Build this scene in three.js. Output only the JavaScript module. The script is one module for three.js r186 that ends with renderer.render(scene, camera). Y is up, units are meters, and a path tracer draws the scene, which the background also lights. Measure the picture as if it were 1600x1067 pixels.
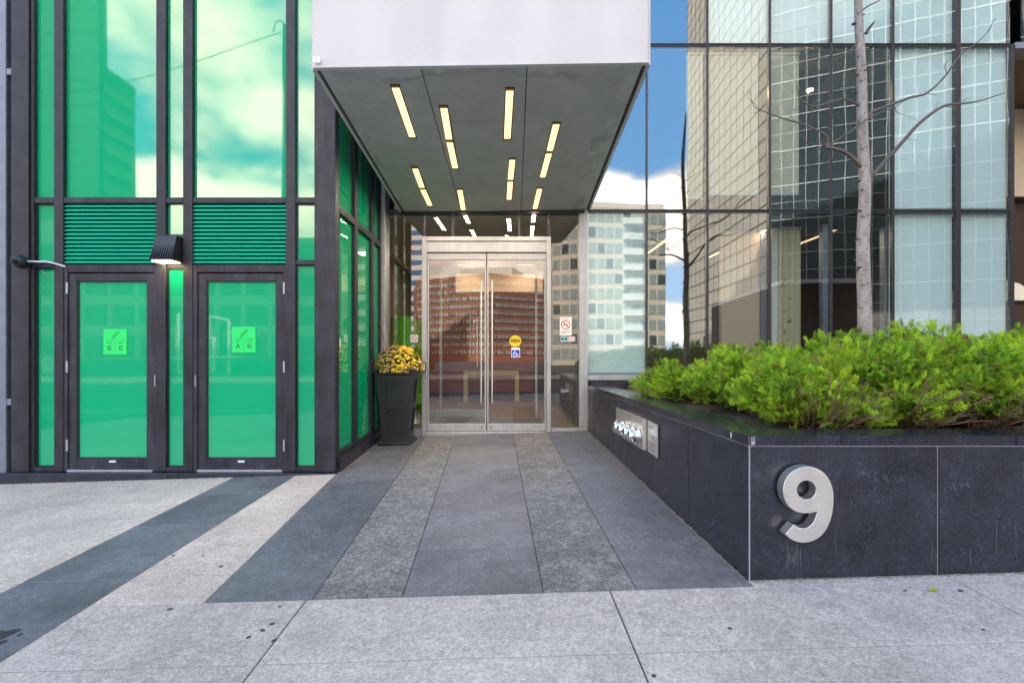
import * as THREE from 'three';
import { mergeGeometries } from 'three/addons/utils/BufferGeometryUtils.js';
import { RectAreaLightUniformsLib } from 'three/addons/lights/RectAreaLightUniformsLib.js';
import { FontLoader } from 'three/addons/loaders/FontLoader.js';
import { TextGeometry } from 'three/addons/geometries/TextGeometry.js';

// ---------------------------------------------------------------- camera, sky, sun, exposure
const scene = new THREE.Scene();
const F = 825, VX = 790, VY = 555, EYE = 1.214;            // focal length and axis in photograph pixels, eye height in metres
const camera = new THREE.PerspectiveCamera(2 * Math.atan(533.5 / F) * 180 / Math.PI, 1600 / 1067, 0.05, 2000);
camera.position.set(0, EYE, 0);
camera.setViewOffset(1600, 1067, 10, -21.5, 1600, 1067);
const renderer = new THREE.WebGLRenderer({ antialias: true });
renderer.toneMapping = THREE.LinearToneMapping;
renderer.toneMappingExposure = 2.5;
renderer.shadowMap.enabled = true;
RectAreaLightUniformsLib.init();

let seed = 20240611;
function rnd() { seed |= 0; seed = seed + 0x6D2B79F5 | 0; let t = Math.imul(seed ^ seed >>> 15, 1 | seed); t = t + Math.imul(t ^ t >>> 7, 61 | t) ^ t; return ((t ^ t >>> 14) >>> 0) / 4294967296; }
const rr = (a, b) => a + (b - a) * rnd();
function hash3(x, y, z) { let h = Math.imul(x, 374761393) + Math.imul(y, 668265263) + Math.imul(z, 1442695041) | 0; h = Math.imul(h ^ h >>> 13, 1274126177); return ((h ^ h >>> 16) >>> 0) / 4294967296; }
const sm = t => t * t * (3 - 2 * t), lerp = (a, b, t) => a + (b - a) * t, clamp = (v, a, b) => Math.min(b, Math.max(a, v));
const step = (a, b, v) => sm(clamp((v - a) / (b - a), 0, 1));
function noise3(x, y, z) {
  const i = Math.floor(x), j = Math.floor(y), k = Math.floor(z), u = sm(x - i), v = sm(y - j), w = sm(z - k);
  const c = (a, b, d) => hash3(i + a, j + b, k + d);
  return lerp(lerp(lerp(c(0, 0, 0), c(1, 0, 0), u), lerp(c(0, 1, 0), c(1, 1, 0), u), v), lerp(lerp(c(0, 0, 1), c(1, 0, 1), u), lerp(c(0, 1, 1), c(1, 1, 1), u), v), w);
}
function fbm(x, y, z, n) { let s = 0, a = 0.5, t = 0; for (let k = 0; k < n; k++) { s += a * noise3(x, y, z); t += a; a *= 0.52; x = x * 2.03 + 7.1; y = y * 2.03 + 3.7; z = z * 2.03 + 1.3; } return s / t; }

function makeSky() {
  const W = 2048, H = 1024, d = new Float32Array(W * H * 4);
  for (let j = 0; j < H; j++) for (let i = 0; i < W; i++) {
    const el = ((j + 0.5) / H - 0.5) * Math.PI, az = ((i + 0.5) / W - 0.5) * 2 * Math.PI;
    const y = Math.sin(el), x = Math.cos(el) * Math.cos(az), z = Math.cos(el) * Math.sin(az);
    const e = Math.max(0, y), k = Math.pow(e, 0.45);
    let c = [lerp(0.62, 0.10, k), lerp(1.06, 0.42, k), lerp(1.5, 1.02, k)];
    const q = 1 / (e + 0.32), px = x * q * 1.5 + 43.71, pz = z * q * 1.5 + 57.4;
    const n = fbm(px, 2.5 + e, pz, 6), n2 = fbm(px * 1.0 + 0.25, 2.4 + e, pz - 0.22, 5);
    const cov = step(0.46, 0.59, n + 0.05 * (1 - e));
    const shade = clamp(0.80 + (n - n2) * 3.0 - 0.5 * step(0.58, 0.72, n), 0.38, 1.15);
    const cl = [3.6 * shade, 3.0 * shade, 2.35 * shade];
    for (let m = 0; m < 3; m++) c[m] = lerp(c[m], cl[m], cov * 0.95);
    if (y < 0) { const g = step(0, -0.08, y); c = [lerp(c[0], 0.22, g), lerp(c[1], 0.22, g), lerp(c[2], 0.22, g)]; }
    d.set([c[0], c[1], c[2], 1], (j * W + i) * 4);
  }
  const t = new THREE.DataTexture(d, W, H, THREE.RGBAFormat, THREE.FloatType);
  t.mapping = THREE.EquirectangularReflectionMapping; t.magFilter = t.minFilter = THREE.LinearFilter; t.needsUpdate = true;
  return t;
}
const skyTex = makeSky();
scene.background = skyTex; scene.environment = skyTex;

const sun = new THREE.DirectionalLight(new THREE.Color(1, 0.93, 0.82), 5);   // behind the building: the street front lies in its shade
sun.position.set(-52, 80, -78); sun.target.position.set(0, 0, 10);
sun.castShadow = true; sun.shadow.mapSize.set(2048, 2048);
Object.assign(sun.shadow.camera, { left: -150, right: 150, top: 150, bottom: -150, near: 1, far: 400 });
scene.add(sun, sun.target);

// ---------------------------------------------------------------- helpers
const numbered = (() => { const used = {}; return n => { const k = used[n] = (used[n] ?? -1) + 1; return k ? n + '_' + String(k).padStart(3, '0') : n; }; })();
function mesh(name, geo, mat, parent = scene) { const m = new THREE.Mesh(geo, mat); m.name = parent === scene ? numbered(name) : name; parent.add(m); return m; }
function tag(o, label, category, group) { o.userData.label = label; o.userData.category = category; if (group) o.userData.group = group; return o; }
function thing(name, label, category, group, pos = [0, 0, 0]) { const g = new THREE.Group(); g.name = numbered(name); g.position.set(...pos); scene.add(g); return tag(g, label, category, group); }
function structure(name, geo, mat) { const o = geo ? mesh(name, geo, mat) : new THREE.Group(); if (!geo) { o.name = numbered(name); scene.add(o); } o.userData.kind = 'structure'; return o; }
function stuff(o) { o.userData.kind = 'stuff'; return o; }
const V = (x, y, z) => new THREE.Vector3(x, y, z);
const at = (px, py, Z) => V((px - VX) / F * Z, EYE - (py - VY) / F * Z, -Z);
const ground = (x, z) => 0.03 * (clamp(x, -12, 12) - 1.31) + 0.024 * (clamp(-z, -8, 9) - 2.845);
function onPlane(px, py, p0, n) { const d = V((px - VX) / F, -(py - VY) / F, -1), o = V(0, EYE, 0); return o.addScaledVector(d, p0.clone().sub(o).dot(n) / d.dot(n)); }

// flat-shaded polygons -> geometry, uv in metres along the dominant plane
function polys(list, centre, uvf) {
  const P = [], N = [], U = [], e1 = V(), e2 = V(), n = V(), c = V();
  for (let p of list) {
    n.set(0, 0, 0); c.set(0, 0, 0);
    for (let i = 0; i < p.length; i++) { const a = p[i], b = p[(i + 1) % p.length]; n.x += (a.y - b.y) * (a.z + b.z); n.y += (a.z - b.z) * (a.x + b.x); n.z += (a.x - b.x) * (a.y + b.y); c.add(a); }
    c.multiplyScalar(1 / p.length); n.normalize();
    if (centre && n.dot(c.clone().sub(centre)) < 0) { p = [...p].reverse(); n.negate(); }
    const ax = Math.abs(n.x), ay = Math.abs(n.y), az = Math.abs(n.z);
    for (let i = 1; i + 1 < p.length; i++) for (const v of [p[0], p[i], p[i + 1]]) {
      P.push(v.x, v.y, v.z); N.push(n.x, n.y, n.z);
      if (uvf) U.push(...uvf(v, n)); else if (ay >= ax && ay >= az) U.push(v.x, -v.z); else if (ax >= az) U.push(v.z, v.y); else U.push(v.x, v.y);
    }
  }
  const g = new THREE.BufferGeometry();
  g.setAttribute('position', new THREE.Float32BufferAttribute(P, 3)); g.setAttribute('normal', new THREE.Float32BufferAttribute(N, 3)); g.setAttribute('uv', new THREE.Float32BufferAttribute(U, 2));
  return g;
}
// hexahedron: p[0..3] one face ring, p[4..7] the opposite ring
function hexa(p, uvf) { const c = V(); p.forEach(v => c.add(v)); c.multiplyScalar(1 / 8); return polys([[p[0], p[1], p[2], p[3]], [p[4], p[5], p[6], p[7]], [p[0], p[1], p[5], p[4]], [p[1], p[2], p[6], p[5]], [p[2], p[3], p[7], p[6]], [p[3], p[0], p[4], p[7]]], c, uvf); }
function box(x0, x1, y0, y1, z0, z1, c = 0.003, du = 0, dv = 0) {
  if (x0 > x1) [x0, x1] = [x1, x0]; if (y0 > y1) [y0, y1] = [y1, y0]; if (z0 > z1) [z0, z1] = [z1, z0];
  const m = V((x0 + x1) / 2, (y0 + y1) / 2, (z0 + z1) / 2), h = [(x1 - x0) / 2, (y1 - y0) / 2, (z1 - z0) / 2];
  c = Math.min(c, h[0] * 0.45, h[1] * 0.45, h[2] * 0.45);
  const uvf = (du || dv) ? (v, n) => { const ax = Math.abs(n.x), ay = Math.abs(n.y), az = Math.abs(n.z); return ay >= ax && ay >= az ? [v.x + du, -v.z + dv] : ax >= az ? [v.z + du, v.y + dv] : [v.x + du, v.y + dv]; } : null;
  const vert = (s, f) => V(m.x + s[0] * (h[0] - (f === 0 ? 0 : c)), m.y + s[1] * (h[1] - (f === 1 ? 0 : c)), m.z + s[2] * (h[2] - (f === 2 ? 0 : c)));
  const L = [], sg = [-1, 1];
  for (let a = 0; a < 3; a++) { const b = (a + 1) % 3, d = (a + 2) % 3;
    for (const s of sg) L.push([[-1, -1], [1, -1], [1, 1], [-1, 1]].map(q => { const k = []; k[a] = s; k[b] = q[0]; k[d] = q[1]; return vert(k, a); }));
    if (c > 0) for (const sb of sg) for (const sd of sg) L.push([[-1, b], [1, b], [1, d], [-1, d]].map(q => { const k = []; k[a] = q[0]; k[b] = sb; k[d] = sd; return vert(k, q[1]); }));
  }
  if (c > 0) for (const i of sg) for (const j of sg) for (const k of sg) L.push([0, 1, 2].map(f => vert([i, j, k], f)));
  return polys(L, m, uvf);
}
const merge = list => mergeGeometries(list.map(g => g.index ? g.toNonIndexed() : g));
function frame(x0, x1, y0, y1, z0, z1, t, tb = t, c = 0.003) { return merge([box(x0, x0 + t, y0, y1, z0, z1, c), box(x1 - t, x1, y0, y1, z0, z1, c), box(x0 + t, x1 - t, y0, y0 + tb, z0, z1, c), box(x0 + t, x1 - t, y1 - t, y1, z0, z1, c)]); }
// convex slab on the sloping ground: pts [x,z], joint gap all round
function slab(pts, lift, thick, gap = 0.003, c = 0.003) {
  const n = pts.length, cx = pts.reduce((s, p) => s + p[0], 0) / n, cz = pts.reduce((s, p) => s + p[1], 0) / n;
  const ins = d => pts.map((p, i) => { // offset polygon inwards by d
    const a = pts[(i + n - 1) % n], b = pts[(i + 1) % n];
    const nrm = (q, r) => { let nx = r[1] - q[1], nz = q[0] - r[0]; const l = Math.hypot(nx, nz) || 1; nx /= l; nz /= l; const mx = (q[0] + r[0]) / 2 - cx, mz = (q[1] + r[1]) / 2 - cz; return nx * mx + nz * mz > 0 ? [-nx, -nz] : [nx, nz]; };
    const n1 = nrm(a, p), n2 = nrm(p, b), k = 1 + n1[0] * n2[0] + n1[1] * n2[1];
    return [p[0] + (n1[0] + n2[0]) * d / k, p[1] + (n1[1] + n2[1]) * d / k];
  });
  const Y = (p, h) => V(p[0], ground(p[0], p[1]) + lift + h, p[1]);
  const A = ins(gap + c).map(p => Y(p, 0)), B = ins(gap).map(p => Y(p, -c)), C = ins(gap).map(p => Y(p, -thick));
  const L = [A];
  for (let i = 0; i < n; i++) { const j = (i + 1) % n; L.push([A[i], A[j], B[j], B[i]], [B[i], B[j], C[j], C[i]]); }
  return polys(L, V(cx, ground(cx, cz) + lift - thick, cz), (v, m) => Math.abs(m.y) > 0.3 ? [v.x, -v.z] : [v.x + v.z, v.y]);
}
function tube(pts, radii, seg = 7, sub = 3) {
  const cv = new THREE.CatmullRomCurve3(pts), n = (pts.length - 1) * sub, P = [], N = [], U = [], I = [];
  let side = V(1, 0.13, 0.3).normalize(), len = 0, last = null;
  for (let i = 0; i <= n; i++) {
    const t = i / n, p = cv.getPoint(t), d = cv.getTangent(t);
    side.addScaledVector(d, -side.dot(d)).normalize(); const up = V().crossVectors(d, side);
    const f = t * (radii.length - 1), k = Math.min(radii.length - 2, Math.floor(f)), r = lerp(radii[k], radii[k + 1], f - k);
    if (last) len += p.distanceTo(last); last = p;
    for (let j = 0; j <= seg; j++) { const a = j / seg * 2 * Math.PI, o = side.clone().multiplyScalar(Math.cos(a)).addScaledVector(up, Math.sin(a)); P.push(p.x + o.x * r, p.y + o.y * r, p.z + o.z * r); N.push(o.x, o.y, o.z); U.push(j / seg, len); }
  }
  for (let i = 0; i < n; i++) for (let j = 0; j < seg; j++) { const a = i * (seg + 1) + j, b = a + seg + 1; I.push(a, a + 1, b, b, a + 1, b + 1); }
  for (const [row, s] of [[0, 1], [n, 0]]) { const q = P.length / 3, p = cv.getPoint(row / n); P.push(p.x, p.y, p.z); const d = cv.getTangent(row / n); N.push(...(s ? d.clone().negate() : d).toArray()); U.push(0.5, 0); for (let j = 0; j < seg; j++) { const a = row * (seg + 1) + j; if (s) I.push(q, a + 1, a); else I.push(q, a, a + 1); } }
  const g = new THREE.BufferGeometry(); g.setAttribute('position', new THREE.Float32BufferAttribute(P, 3)); g.setAttribute('normal', new THREE.Float32BufferAttribute(N, 3)); g.setAttribute('uv', new THREE.Float32BufferAttribute(U, 2)); g.setIndex(I);
  return g;
}
const lathe = (pts, seg = 20) => new THREE.LatheGeometry(pts.map(p => new THREE.Vector2(p[0], p[1])), seg);

// ---------------------------------------------------------------- textures (tileable grain, stains, print)
function octave(W, cells, s) { // tileable value noise W x W
  const L = new Float32Array(cells * cells), o = new Float32Array(W * W); for (let i = 0; i < L.length; i++) L[i] = hash3(i, s, 77);
  for (let y = 0; y < W; y++) { const fy = y / W * cells, j = Math.floor(fy), v = sm(fy - j), j1 = (j + 1) % cells;
    for (let x = 0; x < W; x++) { const fx = x / W * cells, i = Math.floor(fx), u = sm(fx - i), i1 = (i + 1) % cells; o[y * W + x] = lerp(lerp(L[j * cells + i], L[j * cells + i1], u), lerp(L[j1 * cells + i], L[j1 * cells + i1], u), v); } }
  return o;
}
function octaveXY(W, cx, cy, s) { // stretched
  const o = new Float32Array(W * W);
  for (let y = 0; y < W; y++) { const fy = y / W * cy, j = Math.floor(fy), v = sm(fy - j), j1 = (j + 1) % cy; for (let x = 0; x < W; x++) { const fx = x / W * cx, i = Math.floor(fx), u = sm(fx - i), i1 = (i + 1) % cx; o[y * W + x] = lerp(lerp(hash3(i, j, s), hash3(i1, j, s), u), lerp(hash3(i, j1, s), hash3(i1, j1, s), u), v); } }
  return o;
}
function texture(W, fn, metres, color = true) {
  const d = new Uint8Array(W * W * 4);
  for (let i = 0; i < W * W; i++) { const c = fn(i, i % W, Math.floor(i / W)); const a = Array.isArray(c) ? c : [c, c, c]; d[i * 4] = clamp(a[0], 0, 1) * 255; d[i * 4 + 1] = clamp(a[1], 0, 1) * 255; d[i * 4 + 2] = clamp(a[2], 0, 1) * 255; d[i * 4 + 3] = 255; }
  const t = new THREE.DataTexture(d, W, W); t.wrapS = t.wrapT = THREE.RepeatWrapping; t.magFilter = THREE.LinearFilter; t.minFilter = THREE.LinearMipmapLinearFilter; t.generateMipmaps = true;
  if (color) t.colorSpace = THREE.SRGBColorSpace; t.repeat.set(1 / metres, 1 / metres); t.needsUpdate = true; return t;
}
const N = 1024, n4 = octave(N, 4, 1), n9 = octave(N, 9, 2), n24 = octave(N, 24, 3), n60 = octave(N, 60, 4), n150 = octave(N, 150, 5), n400 = octave(N, 400, 6), n512 = octave(N, 512, 7), n12b = octave(N, 12, 8), n40b = octave(N, 40, 9);
const vs = octaveXY(512, 90, 4, 11), vs2 = octaveXY(512, 14, 3, 12), hs = octaveXY(512, 3, 160, 13), v8 = octave(512, 8, 14), v90 = octave(512, 90, 15), v256 = octave(512, 256, 16);
const octLent = octaveXY(512, 14, 40, 22);
const T = {};
T.concrete = texture(N, i => { const a = 0.69 + 0.07 * (n4[i] - 0.5) + 0.05 * (n9[i] - 0.5) + 0.04 * (n24[i] - 0.5) + 0.05 * (n60[i] - 0.5) + 0.09 * (n150[i] - 0.5) + 0.17 * (n400[i] - 0.5); const pit = n512[i] > 0.92 && n60[i] > 0.45 ? -0.15 : 0, st = -0.07 * step(0.5, 0.9, n12b[i]) * step(0.3, 0.9, n150[i]) ; const v = a + pit + st + (n512[i] < 0.06 ? 0.08 : 0); return [v * 1.0, v * 0.935, v * 0.88]; }, 2.7);
T.concreteBump = texture(N, i => 0.5 + 0.3 * (n400[i] - 0.5) + 0.25 * (n150[i] - 0.5) + (n512[i] > 0.9 ? -0.2 : 0), 2.7, false);
T.slate = texture(N, i => { const v = 0.405 + 0.05 * (n4[i] - 0.5) + 0.05 * (n9[i] - 0.5) + 0.05 * (n24[i] - 0.5) + 0.05 * (n60[i] - 0.5) + 0.06 * (n150[i] - 0.5) + 0.08 * (n400[i] - 0.5) + 0.13 * step(0.55, 0.95, n150[i] * 0.5 + n400[i] * 0.5) * step(0.45, 0.85, n12b[i]) + (n512[i] > 0.96 ? 0.09 * n40b[i] : 0); return [v * 0.985, v * 0.97, v * 1.01]; }, 2.3);
T.rough = texture(N, i => { const s = 0.445 + 0.05 * (n9[i] - 0.5) + 0.06 * (n24[i] - 0.5) + 0.09 * (n60[i] - 0.5) + 0.15 * (n150[i] - 0.5) + 0.22 * (n400[i] - 0.5); return [s * 1.02, s * 0.975, s * 0.94]; }, 2.3);
T.roughBump = texture(N, i => 0.3 + 0.4 * n150[i] + 0.25 * n400[i] + 0.2 * n60[i], 2.3, false);
T.granite = texture(N, i => { const v = 0.165 + 0.03 * (n9[i] - 0.5) + 0.035 * (n24[i] - 0.5) + 0.03 * (n60[i] - 0.5) + 0.05 * (n150[i] - 0.5) + 0.06 * (n400[i] - 0.5) + (n512[i] > 0.97 && n24[i] > 0.45 ? 0.16 : 0) + 0.17 * step(0.62, 0.95, n150[i] * 0.55 + n400[i] * 0.45) * step(0.5, 0.9, n24[i] * 0.5 + n12b[i] * 0.5); return [v * 0.92, v * 0.94, v * 1.2]; }, 1.9);
T.graniteRough = texture(N, i => 0.2 + 0.12 * n24[i] + 0.1 * n9[i] + 0.1 * n150[i], 1.9, false);
T.frame = texture(512, i => { const s = 0.168 + 0.05 * (vs[i] - 0.5) + 0.07 * (vs2[i] - 0.5) + 0.05 * (v8[i] - 0.5) + 0.03 * (v256[i] - 0.5) + 0.17 * step(0.72, 0.93, v8[i] * 0.35 + v90[i] * 0.3 + vs[i] * 0.35); return [s * 1.0, s * 0.98, s * 1.2]; }, 0.9);
T.frameRough = texture(512, i => 0.34 + 0.3 * vs2[i] * 0.6 + 0.15 * v90[i], 0.9, false);
T.white = texture(512, i => { const s = 0.84 + 0.03 * (v8[i] - 0.5) + 0.035 * (vs2[i] - 0.5) + 0.02 * (v256[i] - 0.5); return [s, s * 0.965, s * 0.945]; }, 2);
{ const W = 256, d = new Float32Array(W * W * 4), a = octave(W, 4, 31), b = octave(W, 9, 32); for (let i = 0; i < W * W; i++) { const v = 0.5 + 0.6 * (a[i] - 0.5) + 0.2 * (b[i] - 0.5); d.set([v, v, v, 1], i * 4); }
  T.wave = new THREE.DataTexture(d, W, W, THREE.RGBAFormat, THREE.FloatType); T.wave.wrapS = T.wave.wrapT = THREE.RepeatWrapping; T.wave.magFilter = T.wave.minFilter = THREE.LinearFilter; T.wave.repeat.set(1 / 3.1, 1 / 3.1); T.wave.needsUpdate = true; }
T.alu = texture(512, i => { const s = 0.70 + 0.05 * (vs[i] - 0.5) + 0.05 * (v8[i] - 0.5) + 0.02 * (v256[i] - 0.5); return [s * 0.985, s * 0.985, s * 1.0]; }, 0.7);
T.steel = texture(512, i => { const s = 0.93 + 0.025 * (hs[i] - 0.5) + 0.05 * (v8[i] - 0.5); return [s, s * 0.985, s * 0.965]; }, 0.5);
T.bark = texture(512, (i, x, y) => { const l = octLent[i]; const s = 0.60 + 0.14 * (v8[i] - 0.5) + 0.16 * (v90[i] - 0.5) + 0.1 * (v256[i] - 0.5) - 0.16 * step(0.76, 0.95, l); return [s * 1.02, s * 0.97, s * 0.935]; }, 1);
T.bark.repeat.set(1, 1.5);
T.soil = texture(512, i => { const s = 0.16 + 0.12 * v90[i] + 0.1 * v256[i]; return [s * 1.15, s, s * 0.8]; }, 0.8);
T.wood = texture(512, (i, x, y) => { const p = Math.floor(x / 64), s = 0.58 + 0.09 * (hash3(p, 3, 5) - 0.5) + 0.08 * (vs[i] - 0.5) - (x % 64 < 1 ? 0.15 : 0); return [s, s * 0.80, s * 0.58]; }, 1.2);
T.soffit = texture(N, (i, x, y) => { // one sheet over the whole soffit: u across, v from the fascia to the doors; grey board with the tide marks of old leaks along its outer edges
  const u = x / N, v = y / N, ed = Math.min(v * 3.4, u * 2.7 + 0.1 * (1 - v), (1 - u) * 2.7) - 0.13 - 0.16 * (n9[i] - 0.5) - 0.10 * (n24[i] - 0.5) - 0.04 * (n60[i] - 0.5);
  const line = Math.exp(-ed * ed * 900) * step(0.35, 0.7, n12b[i]) * 0.10, inside = ed < 0 ? 0.035 * (n40b[i] + 0.2) : 0;
  const s = 0.745 + 0.05 * (n9[i] - 0.5) + 0.04 * (n24[i] - 0.5) + 0.03 * (n150[i] - 0.5) + 0.035 * (n400[i] - 0.5) - line + inside;
  return [s * 1.0, s * 0.985, s * 0.965]; }, 1);
T.asphalt = texture(512, i => { const s = 0.26 + 0.05 * (v8[i] - 0.5) + 0.08 * (v256[i] - 0.5); return [s, s, s * 1.02]; }, 2);


// ---------------------------------------------------------------- materials
const std = o => new THREE.MeshStandardMaterial(o), phy = o => new THREE.MeshPhysicalMaterial(o);
const C = (r, g, b) => new THREE.Color().setRGB(r, g, b);
const M = {
  concrete: std({ map: T.concrete, roughness: 0.9, bumpMap: T.concreteBump, bumpScale: 0.003 }),
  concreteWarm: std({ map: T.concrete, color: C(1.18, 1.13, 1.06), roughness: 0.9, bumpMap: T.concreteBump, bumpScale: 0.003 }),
  concreteB: std({ map: T.concrete, color: C(0.94, 0.935, 0.94), roughness: 0.9, bumpMap: T.concreteBump, bumpScale: 0.003 }),
  slate: std({ map: T.slate, roughness: 0.48, bumpMap: T.concreteBump, bumpScale: 0.0015 }),
  slateB: std({ map: T.slate, color: C(0.86, 0.88, 0.9), roughness: 0.55, bumpMap: T.concreteBump, bumpScale: 0.0015 }),
  slateC: std({ map: T.slate, color: C(1.12, 1.08, 1.06), roughness: 0.55, bumpMap: T.concreteBump, bumpScale: 0.0015 }),
  rough: std({ map: T.rough, roughness: 0.85, bumpMap: T.roughBump, bumpScale: 0.006 }),
  roughB: std({ map: T.rough, color: C(0.88, 0.9, 0.9), roughness: 0.85, bumpMap: T.roughBump, bumpScale: 0.006 }),
  mortar: std({ color: C(0.05, 0.048, 0.045), roughness: 1 }),
  joint: std({ color: C(0.42, 0.42, 0.45), roughness: 0.9 }),
  granite: phy({ map: T.granite, roughnessMap: T.graniteRough, roughness: 1, ior: 1.55 }),
  graniteCap: phy({ map: T.granite, roughness: 0.16, ior: 1.6 }),
  frame: std({ map: T.frame, roughnessMap: T.frameRough, roughness: 1, metalness: 0.15 }),
  dark: std({ color: C(0.012, 0.012, 0.014), roughness: 0.6 }),
  black: std({ color: C(0.02, 0.02, 0.023), roughness: 0.38 }),
  green: phy({ color: C(0.0, 0.43, 0.18), roughness: 0.03, ior: 1.6, clearcoat: 1, clearcoatRoughness: 0.01, bumpMap: T.wave, bumpScale: 0.0022 }),
  greenSlat: std({ color: C(0.0, 0.46, 0.26), roughness: 0.4 }),
  glass: phy({ color: C(0.88, 0.95, 0.945), transmission: 1, thickness: 0, roughness: 0, ior: 2.3, bumpMap: T.wave, bumpScale: 0.0011 }),
  glassInner: phy({ color: C(0.90, 0.95, 0.95), transmission: 1, thickness: 0, roughness: 0, ior: 2.0, bumpMap: T.wave, bumpScale: 0.001 }),
  doorGlass: phy({ color: C(0.86, 0.92, 0.9), transmission: 1, thickness: 0, roughness: 0, ior: 2.15, bumpMap: T.wave, bumpScale: 0.0008 }),
  innerGlass: phy({ color: C(0.9, 0.96, 0.94), transmission: 1, thickness: 0, roughness: 0, ior: 1.5 }),
  spandrel: phy({ color: C(0.30, 0.42, 0.46), roughness: 0.02, ior: 2.0, clearcoat: 1, bumpMap: T.wave, bumpScale: 0.0012 }),
  alu: std({ map: T.alu, roughness: 0.42, metalness: 0.55 }),
  aluGrey: std({ map: T.alu, color: C(0.5, 0.55, 0.66), roughness: 0.4, metalness: 0.4 }),
  mullion: std({ color: C(0.05, 0.048, 0.055), roughness: 0.35, metalness: 0.5 }),
  whitePanel: std({ map: T.white, roughness: 0.45 }),
  soffit: std({ map: T.soffit, roughness: 0.6 }),
  steel: std({ map: T.steel, roughness: 0.4, metalness: 1 }),
  chrome: std({ color: C(0.8, 0.8, 0.8), roughness: 0.24, metalness: 1 }),
  strip: std({ color: C(0.9, 0.85, 0.7), emissive: C(1, 0.58, 0.22), emissiveIntensity: 0.95, roughness: 0.6 }),
  stripEnd: std({ color: C(0.55, 0.35, 0.02), roughness: 0.4, metalness: 0.3 }),
  ledWarm: std({ color: C(0.9, 0.85, 0.7), emissive: C(1, 0.62, 0.3), emissiveIntensity: 0.55, roughness: 0.6 }),
  plasticBlack: std({ color: C(0.018, 0.018, 0.022), roughness: 0.45 }),
  urn: std({ color: C(0.022, 0.022, 0.026), roughness: 0.42, bumpMap: T.concreteBump, bumpScale: 0.0008 }),
  soil: std({ map: T.soil, roughness: 1 }),
  bark: std({ map: T.bark, bumpMap: T.bark, bumpScale: 0.012, roughness: 0.85 }),
  branch: std({ color: C(0.13, 0.10, 0.09), roughness: 0.8 }),
  twig: std({ color: C(0.26, 0.16, 0.10), roughness: 0.85 }),
  redTwig: std({ color: C(0.22, 0.06, 0.03), roughness: 0.7 }),
  needle: phy({ color: C(1, 1, 1), roughness: 0.75, side: THREE.DoubleSide, transmission: 0.25, thickness: 0 }),
  petal: std({ color: C(1, 1, 1), roughness: 0.7, side: THREE.DoubleSide }),
  pumpkin: std({ color: C(0.85, 0.42, 0.01), roughness: 0.5 }),
  blind: std({ color: C(0.84, 0.88, 0.88), roughness: 0.85 }),
  blindBeige: std({ color: C(0.56, 0.46, 0.33), roughness: 0.85 }),
  beigeWall: std({ color: C(0.62, 0.42, 0.30), roughness: 0.8 }),
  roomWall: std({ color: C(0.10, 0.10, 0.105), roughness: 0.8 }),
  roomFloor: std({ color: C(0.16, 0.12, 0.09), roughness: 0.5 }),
  wood: std({ map: T.wood, roughness: 0.45 }),
  lobbyWall: std({ color: C(0.20, 0.15, 0.12), roughness: 0.7 }),
  bulkhead: std({ color: C(0.62, 0.50, 0.38), roughness: 0.7 }),
  red: phy({ color: C(0.28, 0.045, 0.025), roughness: 0.25 }),
  tableBeige: std({ color: C(0.62, 0.50, 0.32), roughness: 0.4 }),
  lime: std({ color: C(0.16, 0.50, 0.01), roughness: 0.5 }),
  brown: std({ color: C(0.19, 0.115, 0.05), roughness: 0.5 }),
  brownDark: std({ color: C(0.06, 0.035, 0.02), roughness: 0.6 }),
  cream: std({ color: C(0.7, 0.58, 0.42), roughness: 0.8 }),
  asphalt: std({ map: T.asphalt, roughness: 0.9 }),
  brick: std({ color: C(0.36, 0.15, 0.10), roughness: 0.85 }),
  stone: std({ color: C(0.62, 0.56, 0.47), roughness: 0.8 }),
  pale: std({ color: C(0.72, 0.71, 0.68), roughness: 0.8 }),
  farGlass: phy({ color: C(0.05, 0.08, 0.10), roughness: 0.06, ior: 1.8 }),
  farGlassPale: phy({ color: C(0.30, 0.36, 0.36), roughness: 0.08, ior: 1.8 }),
  farGlassBright: phy({ color: C(0.55, 0.6, 0.55), roughness: 0.1, ior: 1.8 }),
  farBlue: phy({ color: C(0.05, 0.16, 0.34), roughness: 0.06, ior: 1.8 }),
  farDark: std({ color: C(0.025, 0.03, 0.03), roughness: 0.7 }),
  farBand: std({ color: C(0.10, 0.12, 0.11), roughness: 0.7 }),
  whiteBar: std({ color: C(0.75, 0.77, 0.78), roughness: 0.5 }),
  greyBar: std({ color: C(0.5, 0.53, 0.55), roughness: 0.5 }),
  truckWhite: std({ color: C(0.75, 0.76, 0.78), roughness: 0.3 }),
  tyre: std({ color: C(0.02, 0.02, 0.02), roughness: 0.9 }),
};
// print
function print(w, h, draw) { const c = document.createElement('canvas'); c.width = w; c.height = h; const g = c.getContext('2d'); draw(g, w, h); const t = new THREE.CanvasTexture(c); t.colorSpace = THREE.SRGBColorSpace; return std({ map: t, roughness: 0.5 }); }
function card(name, x0, x1, y0, y1, z, mat, th = 0.003) { const g = new THREE.BoxGeometry(x1 - x0, y1 - y0, th); g.translate((x0 + x1) / 2, (y0 + y1) / 2, z - th / 2); return mesh(name, g, mat); }

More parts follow.
